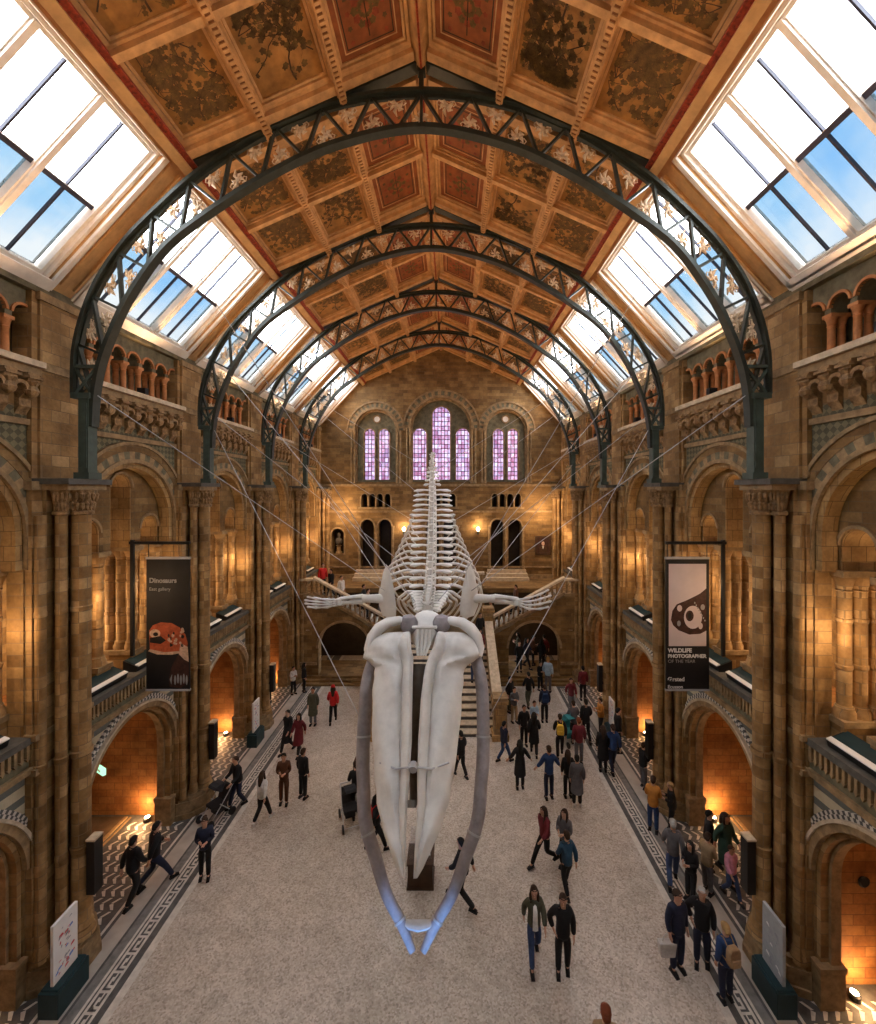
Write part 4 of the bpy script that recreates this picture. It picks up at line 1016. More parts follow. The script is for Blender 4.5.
blob(mb, [(.3,1.0),(.45,.85),(.58,.78),(.58,.25),(.35,.05),(.05,.1),(.02,.3),(.12,.7)], 3, -.0226)
for i in range(5): blob(mb, ell(.2+.08*i, .28+.04*(i % 2), .03, .14, n=10), 4, -.0235)
blob(mb, [(.05,.3),(.12,.45),(.1,.15)], 4, -.0235)
put('printed_head', mb.mesh('dino', [M['rust'], M['cream_print'], M['bblack'], M['umber'], M['greyl']]), bl, fix if False else (0,0,0), label='rust and cream reptile head print')
brn = banner(7.2, 11.8, 1, 1, 'tall banner with pale picture of a curled animal and white title, right side')
mb = MB(); blob(mb, [(-.52,1.22),(.52,1.22),(.52,3.5),(-.52,3.5)], 0, -.0205)
blob(mb, [(-.46,1.95),(-.42,2.2),(-.3,2.38),(-.05,2.48),(.2,2.6),(.35,2.68),(.52,2.82),(.52,1.65),(.35,1.56),(.05,1.54),(-.25,1.66),(-.4,1.8)], 1, -.0215)
blob(mb, ell(.15, 2.02, .25, .32), 0, -.0225); blob(mb, ell(.06, 2.06, .11, .15), 1, -.0235); blob(mb, ell(.06, 2.06, .05, .09), 3, -.0245); blob(mb, ell(-.22, 2.27, .07, .09), 0, -.0225); blob(mb, ell(-.24, 1.85, .05, .08), 2, -.0225); blob(mb, ell(.36, 1.78, .06, .09), 0, -.0226); blob(mb, ell(.42, 2.3, .06, .08), 2, -.0226)
for i in range(8): blob(mb, ell(.2+.04*i, 2.42-.07*i, .02, .03, n=8), 2, -.0232)
put('printed_picture', mb.mesh('picture', [M['bwhite'], M['umber'], M['greyl'], M['bblack']]), brn, label='pinkish white print with dark curled creature')
txt('WILDLIFE', .155, -.54, 1.05, brn, M['lett'], .006); txt('PHOTOGRAPHER', .135, -.54, .90, brn, M['lett'], .006); txt('OF THE YEAR', .125, -.54, .76, brn, M['greyl'])
txt('Ørsted', .16, -.55, .25, brn, M['lett'], .004); txt('Ecusson', .13, -.55, .05, brn, M['lett'], .002)
# donation box under the snout
x, y, _ = at(421, 879)
mb = MB(); mb.box(-.32, .32, -.3, .3, .05, .62, 0); mb.box(-.35, .35, -.33, .33, 0, .06, 0); mb.box(-.35, .35, -.33, .33, .62, .67, 0)
db = put('donation_box', mb.mesh('donation_box', M['wood']), None, (x, y, F), label='dark brown box stand on the floor under the whale snout', cat='donation box')
mb = MB(); mb.box(-.28, .28, -.25, -.24, .67, 1.2); mb.box(-.28, .28, .24, .25, .67, 1.2); mb.box(-.28, -.27, -.24, .24, .67, 1.2); mb.box(.27, .28, -.24, .24, .67, 1.2); put('glass_case', mb.mesh('gc', M['glass']), db)
mb = MB(); mb.prism([(.1,.85),(.26,.85),(.26,1.15),(.1,1.15)], 'y', -.265, -.255); put('sign', mb.mesh('dbs', M['white']), db)
# exit sign, plaque, floor lights
def sign(x, y, z, rz):
    mb = MB(); mb.box(-.24, .24, -.04, .04, -.09, .09); o = put('exit_sign', mb.mesh('exit_box', M['exit']), None, (x, y, z), (0,0,rz), label='small lit green exit sign in the second left archway', cat='exit sign')
    mb = MB(); mb.prism([(-.12,-.02),(.02,-.02),(.02,-.06),(.1,0),(.02,.06),(.02,.02),(-.12,.02)], 'y', -.045, -.041); put('arrow', mb.mesh('arrow', M['white']), o)
M['exit'] = emit('lit_green_exit', (.35,.8,.45), 1.3)
sign(-9.42, 12.2, 3.0, -.5) ; 
mb = MB(); mb.box(9.2, 9.9, 0, .01, 0, .01) if False else None
mb = MB(); mb.lathe(0, 0, [(.10,0),(.12,.03),(.09,.05),(.0,.05)], 20); mb.xf(Matrix.Rotation(PI/2, 4, 'X'))
put('wall_plaque', mb.mesh('plaque', M['black']), None, (9.2, P0-.45, 2.9), label='small dark plaque on the orange wall of the nearest right alcove', cat='plaque')
M['lamp'] = emit('lamp_glow', (1,.72,.42), 14)
mb = MB(); mb.lathe(0, 0, [(.11,0),(.11,.1),(.08,.12),(0.0,.12)], 14); lb = mb.mesh('lampbody', M['black']); mb = MB(); mb.lathe(0, 0, [(.075,.121),(.06,.135),(0,.14)], 14); lg = mb.mesh('lens', M['lamp'])
def floorlamp(x, y, lbl):
    o = put('floor_uplight', lb, None, (x, y, F+.001), label=lbl, cat='light', group='floor uplights'); put('lens', lg, o)
for b in DET:
    for s in (1, -1): floorlamp(s*8.8, b+1.62, 'small round uplight glowing on the floor of the %s alcove, %s' % (sn[s], bayname[b]))
# end wall: painting, bust, wall lamps
mb = MB(); rect = [(-.52, .52, -.62, .62), (-.38, .38, -.48, .48)]
mb.box(-.52, -.38, -.08, 0, -.62, .62); mb.box(.38, .52, -.08, 0, -.62, .62); mb.box(-.38, .38, -.08, 0, -.62, -.48); mb.box(-.38, .38, -.08, 0, .48, .62)
pt_ = put('framed_portrait', mb.mesh('frame', M['wood']), None, (6.65, YB-.01, 7.45), label='framed dark portrait hanging on the end wall right of the doorways', cat='painting')
mb = MB(); mb.box(-.38, .38, -.03, 0, -.48, .48, 0); blob(mb, ell(0, .12, .1, .14), 1, -.032); blob(mb, [(-.3,-.46),(.3,-.46),(.22,-.1),(.06,0),(-.06,0),(-.22,-.1)], 2, -.031); blob(mb, [(-.06,-.05),(.06,-.05),(0,-.25)], 3, -.033)
put('canvas', mb.mesh('canvas', [M['umber'], M['cream_print'], M['wood'], M['white']]), pt_)
mb = MB(); mb.lathe(0, 0, [(.22,0),(.22,.12),(.15,.16),(.13,.5),(.2,.56)], 12, 0); mb.lathe(0, 0, [(.08,.56),(.1,.6),(.2,.7),(.24,.85),(.2,.98),(.08,1.04),(.07,1.1),(.1,1.18),(.115,1.27),(.09,1.36),(.02,1.4)], 12, 1)
put('portrait_bust', mb.mesh('bust', [M['trim'], M['bonedark']], 'auto'), None, (-6.75, YB+.3, 6.86), label='dark bust in a round-topped niche of the end wall, left', cat='bust')
for x in (-2.4, 2.4):
    mb = MB(); mb.box(-.05, .05, 0, .25, -.3, -.22); mb.cyl(0, 0, .07, -.3, -.1, 10); o = put('wall_lamp', mb.mesh('wl', M['iron']), None, (x, YB-.26, 8.5), label='glowing lamp on the end wall %s of the middle doorways' % ('left' if x < 0 else 'right'), cat='lamp')
    mb = MB(); mb.lathe(0, 0, [(.05,-.1),(.11,0),(.1,.1),(.03,.17),(0,.18)], 12); put('globe', mb.mesh('globe', M['lamp'], 'auto'), o)

# strollers
def stroller(x, y, rz, cm, label):
    o = put('stroller', None, None, (x, y, F), (0,0,rz), label=label, cat='stroller')
    mb = MB()
    for sx in (-.24, .24):
        mb.tube([(sx,-.38,.12),(sx,0,.5),(sx,.42,.98)], .014, 6); mb.tube([(sx,.33,.12),(sx,-.05,.55)], .014, 6)
    mb.tube([(-.24,.42,.98),(.24,.42,.98)], .02, 8); mb.tube([(-.24,-.38,.12),(.24,-.38,.12)], .012, 6); mb.tube([(-.24,.33,.12),(.24,.33,.12)], .012, 6)
    put('frame', mb.mesh('sf', M['steel']), o)
    mb = MB(); n = 8
    mb.box(-.21, .21, -.22, .2, .42, .5); mb.prism([(.16,.46),(.26,.46),(.38,.9),(.28,.92)], 'x', -.21, .21); mb.box(-.15, .15, -.1, .25, .2, .34)
    put('seat', mb.mesh('ss', cm), o)
    mb = MB(); mb.tube([(-.23,.0,.9),(-.15,.0,1.03),(.15,.0,1.03),(.23,.0,.9)], [.02,.2,.2,.02], 8, flat=.35); put('hood', mb.mesh('sh', cm), o)
    for sx in (-.27, .27):
        for yy in (-.38, .33):
            mb = MB(); mb.lathe(0, 0, [(.05,-.02),(.12,-.02),(.12,.02),(.05,.02)], 16); mb.xf(Matrix.Rotation(PI/2, 4, 'Y')); put('wheel', mb.mesh('sw', M['black']), o, (sx, yy, .12))
M['cdark'] = plain('charcoal_cloth', (.02,.02,.023), .8); M['cteal'] = plain('teal_cloth', (.03,.2,.22), .8)
x, y, _ = at(217, 818); stroller(x, y, -.5, M['cdark'], 'black stroller with pale bag pushed along the left border of the hall')
x, y, _ = at(569, 742); stroller(x, y, .3, M['cteal'], 'teal stroller among the crowd at the right border')
x, y, _ = at(350, 822); stroller(x, y, .4, M['cdark'], 'dark stroller left of the whale jaw, handles towards camera')
# ================================================================ PEOPLE
def skin(name, V, E, R, sub=1, extra=None, mats=()):
    me = bpy.data.meshes.new('tmp'); me.from_pydata(V, E, []); o = bpy.data.objects.new('tmp', me); COL.objects.link(o)
    m = o.modifiers.new('sk', 'SKIN'); m.use_smooth_shade = True
    if not me.skin_vertices: bpy.context.view_layer.objects.active = o
    sv = me.skin_vertices[0].data
    for i, r in enumerate(R):
        sv[i].radius = (r, r) if not hasattr(r, '__len__') else r; sv[i].use_root = (i == 0)
    s = o.modifiers.new('ss', 'SUBSURF'); s.levels = sub; s.render_levels = sub
    dg = bpy.context.evaluated_depsgraph_get(); out = bpy.data.meshes.new_from_object(o.evaluated_get(dg)); out.name = name
    bpy.data.objects.remove(o); bpy.data.meshes.remove(me)
    if extra:
        bm = bmesh.new(); bm.from_mesh(out)
        for f in bm.faces: f.material_index = 0; f.smooth = True
        xm = extra.mesh('x', list(mats), True); bm.from_mesh(xm); bm.to_mesh(out); bm.free(); bpy.data.meshes.remove(xm)
    out.materials.clear()
    for q_ in mats: out.materials.append(q_)
    for p in out.polygons: p.use_smooth = True
    return out
M['skinp'] = plain('light_skin', (.50,.28,.19), .55, 0, .08); M['skind'] = plain('brown_skin', (.22,.11,.065), .55, 0, .08); M['eye'] = plain('dark_eye', (.02,.015,.015), .3); M['lip'] = plain('lips', (.35,.1,.08), .5)
POSES = {}
def pose(nm, lf, rf, la, ra, lean=0, sit=False, head=0):
    """lf/rf: (knee y, ankle y, ankle z); la/ra: (elbow x,y,z, wrist x,y,z) ; forward is -Y"""
    hz = .93
    PEL, SPI, CHE, NEK, HD0, HD1 = (0,0,hz+.02), (0,-lean*.3,1.14), (0,-lean*.7,1.33), (0,-lean-.005,1.475), (0,-lean-.02,1.56), (0,-lean-.03,1.655)
    V = [PEL, SPI, CHE, NEK, HD0, HD1]; E = [(0,1),(1,2),(2,3),(3,4),(4,5)]; R = [.09,.09,.105,.05,.075,.085]
    jV = [(0,0,.80),(0,0,.98),SPI,CHE,(0,-lean,1.44),(0,-lean-.0,1.49)]; jE = [(0,1),(1,2),(2,3),(3,4),(4,5)]; jR = [.185,.17,.155,.158,.085,.075]
    tV = [(0,0,.98),(0,0,.90)]; tE = [(0,1)]; tR = [.125,.12]
    shoes = []
    for s, a in ((-1, la), (1, ra)):
        ex, ey, ez, wx, wy, wz = a; sh = (s*.165,-lean*.85,1.405); el = (s*ex,ey-lean*.6,ez); wr = (s*wx,wy-lean*.4,wz)
        d = (Vector(wr)-Vector(el)).normalized(); pm = Vector(wr)+d*.07
        i = len(V); V += [sh, el, wr, tuple(pm)]; E += [(2,i),(i,i+1),(i+1,i+2),(i+2,i+3)]; R += [.06,.043,.026,.034]
        ac = d.cross(Vector((s,0,0))); ac = ac.normalized() if ac.length > .01 else Vector((0,1,0))
        curl = Vector((-s*.35,0,0))
        for k, (of, ln) in enumerate(((-.03,.07),(-.01,.08),(.01,.075),(.03,.06))):
            b = pm+ac*of; m_ = b+d*ln*.55+curl*.01; e_ = m_+(d+curl).normalized()*ln*.5
            j = len(V); V += [tuple(b+d*.012), tuple(m_), tuple(e_)]; E += [(i+3,j),(j,j+1),(j+1,j+2)]; R += [.0095,.0085,.007]
        j = len(V); th = Vector(wr)+d*.03-ac*.035; V += [tuple(th), tuple(th+d*.03-ac*.02), tuple(th+d*.055-ac*.025)]; E += [(i+2,j),(j,j+1),(j+1,j+2)]; R += [.011,.0095,.008]
        i = len(jV); mid = Vector(sh).lerp(Vector(el), .5); jV += [(s*.15,-lean*.85,1.39), tuple(mid), el, tuple(Vector(el).lerp(Vector(wr), .9))]; jE += [(3,i),(i,i+1),(i+1,i+2),(i+2,i+3)]; jR += [.095,.082,.072,.056]
    for s, l in ((-1, lf), (1, rf)):
        ky, ay, az = l; hip = (s*.085,0,.88); kn = (s*.095,ky,.49 if not sit else .47); an = (s*.10,ay,az)
        i = len(V); V += [hip, kn, an, (s*.105, ay-.10, az-.05)]; E += [(0,i),(i,i+1),(i+1,i+2),(i+2,i+3)]; R += [.065,.048,.032,.028]
        i = len(tV); tV += [(s*.085,0,.84), tuple(Vector(hip).lerp(Vector(kn), .5)), kn, (s*.10,ay+.0,az-.0)]; tE += [(1,i),(i,i+1),(i+1,i+2),(i+2,i+3)]; tR += [.112,.096,.078,.065]
        mb = MB(); mb.tube([(s*.10,ay+.07,az-.045),(s*.10,ay+.02,az-.035),(s*.103,ay-.06,az-.045),(s*.106,ay-.12,az-.055),(s*.106,ay-.15,az-.062)], [.035,.045,.045,.042,.02], 10, up=(1,0,0)); 
        mb.box(s*.103-.042, s*.103+.042, ay-.15, ay+.085, az-.09, az-.07)
        shoes.append(mb.mesh('shoe', M['black'], True))
    # face
    ex = MB(); hy, hc = -lean-.025, 1.625
    ex.lathe(0, 0, [(.004,-.118),(.045,-.105),(.066,-.07),(.078,-.01),(.08,.04),(.066,.085),(.03,.112),(.004,.118)], 16, 0)
    for i in range(len(ex.v)): x, y, z = ex.v[i]; ex.v[i] = (x*.95, y*1.15+hy, z+hc)
    ex.tube([(0,hy-.085,hc+.012),(0,hy-.105,hc-.018),(0,hy-.088,hc-.03)], [.008,.014,.01], 6, 0)
    for s in (-1, 1):
        n0 = len(ex.v); ex.lathe(s*.028, hy-.083, [(.002,hc+.006),(.010,hc+.012),(.010,hc+.018),(.002,hc+.024)], 8, 1)
        ex.tube([(s*.074,hy,hc+.02),(s*.083,hy+.01,hc),(s*.075,hy,hc-.025)], [.008,.014,.007], 6, 0)
        ex.tube([(s*.014,hy-.089,hc+.033),(s*.042,hy-.08,hc+.034)], .004, 5, 1)
    ex.tube([(-.022,hy-.083,hc-.055),(0,hy-.09,hc-.053),(.022,hy-.083,hc-.055)], [.003,.007,.003], 6, 2)
    body = skin('body_'+nm, V, E, R, 1, ex, (M['skinp'], M['eye'], M['lip']))
    jk = skin('jacket_'+nm, jV, jE, jR, 1, None, (M['cdark'],)); tr = skin('trousers_'+nm, tV, tE, tR, 1, None, (M['cdark'],))
    # long coat skirt
    mb = MB()
    kk = (lf[0]+rf[0])/2
    vs = []; fs = []; n = 18
    for z, rx, ry, yo in ((1.12,.165,.135,-lean*.3),(.95,.185,.15,0),(.78,.20,.17,kk*.3),(.62,.21,.20,kk*.6),(.5,.215,.22,kk*.9)):
        for i in range(n): t = 2*PI*i/n; vs.append((rx*math.cos(t), ry*math.sin(t)*(1+.05*math.sin(5*t))+yo, z))
    for j in range(4):
        for i in range(n): fs.append((j*n+i, j*n+(i+1) % n, (j+1)*n+(i+1) % n, (j+1)*n+i))
    fs.append(tuple(range(n))); mb.add(vs, fs); coat = mb.mesh('coat_skirt', M['cdark'], True)
    def hair(kind):
        mb = MB()
        mb.lathe(0, 0, [(.086,-.01),(.09,.03),(.078,.08),(.045,.115),(.004,.13)], 16)
        for i in range(len(mb.v)):
            x, y, z = mb.v[i]
            if y < 0 and z < .08: z = .08+(z-.08)*.1 
            mb.v[i] = (x*.98, y*1.16+hy+.012, z+hc+.0)
        mb.tube([(0,hy+.05,hc+.05),(0,hy+.06,hc-.02),(0,hy+.05,hc-.07)], [.07,.075,.05], 12, up=(1,0,0))
        if kind == 'long': mb.tube([(0,hy+.05,hc+.05),(0,hy+.075,hc-.05),(0,hy+.10,hc-.18),(0,hy+.11,hc-.32),(0,hy+.10,hc-.4)], [.075,.085,.08,.06,.02], 12, up=(1,0,0)); [mb.tube([(s*.07,hy-.01,hc+.05),(s*.088,hy-.0,hc-.05),(s*.085,hy-.03,hc-.2),(s*.08,hy-.06,hc-.3)], [.025,.032,.03,.01], 8) for s in (-1, 1)]
        if kind == 'bun': mb.tube([(0,hy+.09,hc+.06),(0,hy+.13,hc+.08),(0,hy+.16,hc+.07)], [.03,.045,.02], 10)
        return mb.mesh('hair', M['cdark'], True)
    POSES[nm] = dict(body=body, jacket=jk, trousers=tr, coat=coat, shoes=shoes, hair={k: hair(k) for k in ('short', 'long', 'bun')}, lean=lean)
A = (.215,.03,1.13,.22,-.04,.89)
pose('stand', (-.01,0,.09), (-.01,.02,.09), A, A)
pose('walk', (-.17,-.30,.10), (-.02,.27,.15), (.22,.10,1.15,.22,.12,.92), (.22,-.06,1.14,.21,-.24,.97))
pose('walkb', (-.02,.25,.14), (-.16,-.27,.10), (.22,-.06,1.14,.21,-.24,.97), (.22,.10,1.15,.22,.12,.92))
pose('phone', (-.01,.0,.09), (-.06,-.08,.09), (.2,-.02,1.13,.09,-.24,1.2), (.2,-.02,1.13,.06,-.25,1.16), .03)
pose('stride', (-.24,-.42,.12), (-.02,.38,.2), (.22,.14,1.16,.23,.2,.95), (.22,-.1,1.14,.2,-.3,1.0), .05)
pose('push', (-.14,-.24,.10), (-.02,.2,.12), (.2,-.1,1.14,.2,-.34,1.02), (.2,-.1,1.14,.2,-.34,1.02), .07)
pose('reach', (-.01,0,.09), (-.03,.05,.09), (.28,-.02,1.2,.4,-.1,1.0), (.28,.02,1.2,.42,-.02,1.05))
pose('hip', (-.01,-.02,.09), (-.02,.1,.09), (.3,.06,1.17,.2,-.06,1.0), A)
cl_cache = {}
def cloth(c, nm='cloth'):
    if c not in cl_cache: cl_cache[c] = plain('%s_%d' % (nm, len(cl_cache)), c, .8, 0, .2, 8, .3)
    return cl_cache[c]
BK=(.010,.010,.012); NV_=(.015,.02,.045); BL=(.018,.045,.13); JN=(.035,.06,.14); GY=(.10,.10,.11); WH=(.62,.60,.57); RD=(.55,.02,.02); MR=(.14,.018,.025); BR=(.09,.035,.018); OL=(.07,.07,.045); OR=(.42,.17,.03); TN=(.30,.2,.11); LB=(.30,.42,.55); GN=(.02,.05,.035); PK=(.7,.3,.4); YE=(.65,.42,.05)
HB=(.03,.015,.008); HK=(.008,.007,.006); HL=(.35,.22,.09); HG=(.35,.34,.32); HR=(.16,.04,.015)
def setm(o, m):
    for sl in o.material_slots: sl.link = 'OBJECT'; sl.material = m
SOLES = {}
def person(x, y, z, pz, face, jc, tc, hk, hc, label, group, sc=1.0, coat=False, shoe=BK, bag=None, skinm=None, hat=None):
    P = POSES[pz]
    r = put('person', None, None, (x, y, z), (0, 0, math.radians(face)), scale=(sc,)*3, label=label, cat='person', group=group)
    b = put('body', P['body'], r)
    if skinm: b.material_slots[0].link = 'OBJECT'; b.material_slots[0].material = M['skind']
    j = put('coat' if coat else 'jacket', P['jacket'], r); setm(j, cloth(jc))
    if coat: k = put('coat_skirt', P['coat'], j); setm(k, cloth(jc))
    t = put('trousers', P['trousers'], r); setm(t, cloth(tc))
    for s in P['shoes']: q_ = put('shoe', s, r); setm(q_, cloth(shoe))
    h = put('hair', P['hair'][hk], r); setm(h, cloth(hc))
    if 'pale top under' in label:
        mb = MB(); vs = []; n = 8
        for z, w_, y_ in ((1.40,.03,-.09),(1.3,.05,-.168),(1.15,.055,-.172),(1.0,.06,-.178),(.86,.065,-.185)):
            vs += [(-w_, y_+.012, z), (0, y_-.008, z), (w_, y_+.012, z)]
        mb.add(vs, [(i*3+k, i*3+k+1, i*3+k+4, i*3+k+3) for i in range(4) for k in (0, 1)]); put('pale_top', mb.mesh('pale_top', cloth(WH), True), r, label='pale top showing under the open jacket')
    if hat:
        mb = MB(); mb.lathe(0, -P['lean']-.01, [(.092,1.66),(.095,1.70),(.08,1.755),(.04,1.785),(.003,1.79)], 16)
        put('hat', mb.mesh('hat', cloth(hat), True), r)
    if bag:
        mb = MB()
        mb.prism([(-.13,1.02),(.13,1.02),(.145,1.12),(.14,1.34),(.09,1.42),(-.09,1.42),(-.14,1.34),(-.145,1.12)], 'y', .13, .28)
        o = put('backpack', mb.mesh('backpack', cloth(bag)), None, (x, y, z), (0,0,math.radians(face)), scale=(sc,)*3, label='backpack worn by the ' + label[:1].lower() + ' '.join(label.split()[:7])[1:], cat='backpack'); bevel(o, .03)
        mb = MB(); mb.box(-.1, .1, .28, .31, 1.05, 1.2); put('pocket', mb.mesh('pocket', cloth(bag)), o)
        for s in (-1, 1):
            mb = MB(); mb.tube([(s*.09,.14,1.38),(s*.1,.02,1.485),(s*.105,-.13,1.38),(s*.115,-.12,1.2),(s*.14,.0,1.1),(s*.12,.14,1.07)], .014, 6); put('strap', mb.mesh('bstrap', cloth(bag)), o)
    return r
G1 = 'visitors on the hall floor'
# (px, py of the feet, pose, facing deg: 0 looks at camera, 180 away, 90 to the left... )
PP = [
 (133,903,'walkb',165,BK,BK,'short',HK,'man in dark jacket walking away by the nearest left arch, nearer of a pair',1.0,0),
 (154,887,'stride',140,BK,NV_,'short',HK,'person in black top and navy trousers striding beside a dark-jacketed man at left',1.0,0),
 (205,877,'phone',20,NV_,BK,'bun',HB,'dark-clad young woman looking at something in her hands on the left border',.97,0),
 (238,806,'push',-35,BK,NV_,'short',HB,'man in black sweater leaning to push a stroller',1.0,0),
 (262,822,'walk',160,WH,BK,'long',HB,'woman in white sweater and black leggings with long brown hair',.95,0),
 (284,803,'phone',10,BR,BR,'short',HK,'person in reddish brown jacket and trousers left of the whale',1.0,0),
 (303,798,'stand',150,BK,BK,'short',HB,'older man in black suit with arm at side, beside reddish brown jacket',1.0,0),
 (288,752,'walk',-20,BK,BK,'short',HK,'person in long black coat in the pair at the left border',1.0,1),
 (299,754,'walkb',-10,MR,BK,'long',HK,'woman in dark red skirt walking beside a black coat at left',.96,1),
 (313,725,'stand',0,OL,GY,'short',HK,'person in long dark olive coat near the far left doorway',1.0,1),
 (333,723,'walk',190,RD,BK,'long',HB,'woman in bright red jacket left of the whale jaw',1.0,0),
 (268,702,'stand',0,BK,BK,'short',HK,'dark standing person beside the far left pier',1.05,0),
 (293,694,'phone',60,WH,BK,'short',HK,'seated-height person in white shirt by the far left wall',.85,0),
 (304,692,'stand',120,BK,BK,'long',HK,'person in black beside a white shirt by the far left wall',.9,0),
 (356,815,'push',200,BK,BK,'short',HB,'person in black behind the left jaw bone with a dark stroller',1.0,0),
 (361,798,'stand',180,BR,BK,'short',HK,'person in brown jacket half hidden by the left jaw bone',1.0,0),
 (376,850,'walk',110,BK,BK,'long',HK,'girl in black with a red bag behind the snout tip at left',.95,0),
 (461,777,'walkb',-150,BK,BK,'short',HK,'person in black walking between snout and right jaw bone',1.0,0),
 (463,906,'stride',-120,BK,BK,'short',HK,'person in black striding behind the right jaw bone',1.0,0),
 (534,960,'walk',0,OL,JN,'long',HB,'woman with long brown hair, pale top under olive grey jacket and blue jeans, foreground',.98,0),
 (563,974,'hip',-10,BK,BK,'short',HB,'man in black jacket and black trousers, nearest person of the foreground',1.03,0),
 (545,865,'stride',-60,MR,BK,'long',HB,'woman in maroon jacket and black trousers walking in the right foreground',.98,0),
 (565,868,'phone',-40,GY,BK,'long',HB,'woman in grey cardigan looking down beside maroon jacket',.98,0),
 (567,893,'walk',190,(.02,.06,.11),BK,'short',HB,'person in blue jacket and black trousers walking away below the maroon jacket',.95,0),
 (520,788,'reach',180,BK,BK,'long',HK,'woman in long black coat holding hands with man in blue',1.0,1),
 (549,798,'reach',185,BL,NV_,'short',HB,'man in bright blue jacket holding a hand in the middle of the floor',1.05,0),
 (568,797,'stand',180,BK,BK,'long',HB,'woman in black next to a long dark coat in mid floor',.95,0),
 (577,806,'stand',170,GY,BK,'short',HK,'person in long charcoal coat and pale shoes in mid floor',1.0,1),
 (579,764,'stand',180,MR,GY,'short',HR,'person in deep red jacket at the right of the crowd',1.05,0),
 (560,757,'walk',170,BK,BK,'short',HB,'person in black with a mustard yellow bag',1.0,0),
 (504,762,'walk',120,NV_,BL,'short',HK,'person in navy jacket and bright blue jeans near the stair foot',.93,0),
 (524,746,'stand',10,BK,BK,'short',HK,'person in black facing camera beside the stair newel',1.0,0),
 (534,755,'walkb',170,BK,BK,'long',HK,'woman in black coat in the group by the stair newel',1.0,1),
 (544.6,722,'stand',180,NV_,BK,'short',HB,'man with a blue backpack walking to the far right arch',1.0,0),
 (528.6,707,'walk',190,BK,OL,'short',HK,'man in black near the far right arch',1.0,0),
 (548,692,'stand',150,LB,GY,'short',HL,'fair-haired person in light blue shirt at the far right arch',1.08,0),
 (540,690,'phone',30,BK,BK,'short',HK,'dark-clad person beside a light blue shirt at the far arch',.9,0),
 (534,736,'phone',20,LB,GY,'short',HB,'person in pale blue top behind the group at the stair foot',.9,0),
 (510,712,'stand',40,BK,OL,'short',HK,'person in black leaning at the right of the stair rail',1.0,0),
 (514,722,'phone',20,GY,TN,'short',HB,'person in grey with pale trousers behind the stair newel',.95,0),
 (571,712,'walk',0,MR,GY,'short',HB,'person in dull red coat on the right border near the far pier',.95,0),
 (583,700,'stand',180,MR,BK,'short',HK,'person in dark red top by the far right pier',1.0,0),
 (586,742,'walkb',180,BK,BK,'short',HK,'tall person in black on the right border strip',1.05,0),
 (574,742,'push',180,GY,BK,'short',HB,'parent in grey pushing a teal stroller at the right border',1.0,0),
 (601,735,'phone',-90,OR,BK,'short',HB,'person in orange-brown jacket by the third right pier',.95,0),
 (603,771,'stand',170,BK,BK,'long',HB,'dark-coated woman beside a denim jacket on the right border',1.0,1),
 (613,772,'walk',180,BL,NV_,'short',HB,'man in blue denim jacket walking away on the right border',1.05,0),
 (618,752,'stand',90,BK,BK,'short',HK,'person in black close to the second right arch',1.05,0),
 (643,788,'phone',110,BK,GY,'short',HB,'person in black leaning at the second right pier',.95,0),
 (653,832,'phone',150,OR,BL,'short',HB,'person in mustard orange jacket and blue jeans at the right',1.0,0),
 (672,832,'phone',-110,BK,BK,'short',HL,'person in black sitting low beside the mustard orange jacket',.9,0),
 (673,885,'walk',160,GY,JN,'short',HG,'grey-haired man in grey-green jacket and blue jeans walking away',1.03,0),
 (691,900,'phone',-60,BK,BK,'long',HK,'dark-haired person in black bending over on the right border',.9,0),
 (707,893,'phone',120,TN,GY,'short',HB,'person in beige jacket in the crowd by the right arch',.92,0),
 (709,868,'stand',60,BK,BK,'short',HK,'person in black just inside the right arch',.95,0),
 (725,878,'walk',20,GN,BK,'long',HB,'tall woman in dark green dress coat in the right arch',1.05,1),
 (731,898,'walkb',10,PK,JN,'short',HB,'child in pink top and jeans by the nearest right pier',.8,0),
 (677,971,'stand',15,NV_,NV_,'short',HB,'man in dark navy jacket holding a pale bag on the right border',1.05,0),
 (702,966,'hip',-30,BK,NV_,'short',HG,'older grey-haired man in black jacket, foreground right',1.03,0),
 (726,1000,'stand',190,BL,NV_,'short',HL,'blond child in blue jacket with brown backpack, nearest at right',.93,0),
]
BAGS = {'man with a blue backpack walking to the far right arch': BL, 'blond child in blue jacket with brown backpack, nearest at right': TN, 'person in black with a mustard yellow bag': YE, 'girl in black with a red bag behind the snout tip at left': RD}
for px, py, pz, f, jc, tc, hk, hc, lb_, sc, coat in PP:
    x, y, _ = at(px, py)
    person(x, y, F, pz, f, jc, tc, hk, hc, lb_, G1, sc*.95, coat, shoe=WH if 'pale shoes' in lb_ or 'leggings' in lb_ else BK, bag=BAGS.get(lb_), hat=RD if 'bright red jacket' in lb_ else None)
person(3.2, 7.0, F, 'stand', 170, TN, JN, 'short', HR, 'reddish-haired person whose head just enters the bottom edge of the photo', G1, 1.0)
x, y, _ = at(677, 971); y -= .05
mb = MB(); mb.prism([(-.15,0),(.15,0),(.19,.3),(-.19,.3)], 'y', -.07, .07)
tb = put('tote_bag', mb.mesh('tote', cloth((.5,.48,.45))), None, (x-.24, y, F+.40), label='pale bag hanging from the hand of the man in navy, right foreground', cat='bag'); bevel(tb, .02)
mb = MB(); mb.tube([(-.09,0,.29),(-.07,0,.4),(0,0,.46),(.07,0,.4),(.09,0,.29)], .012, 6); put('handle', mb.mesh('tote_handle', cloth((.5,.48,.45))), tb)
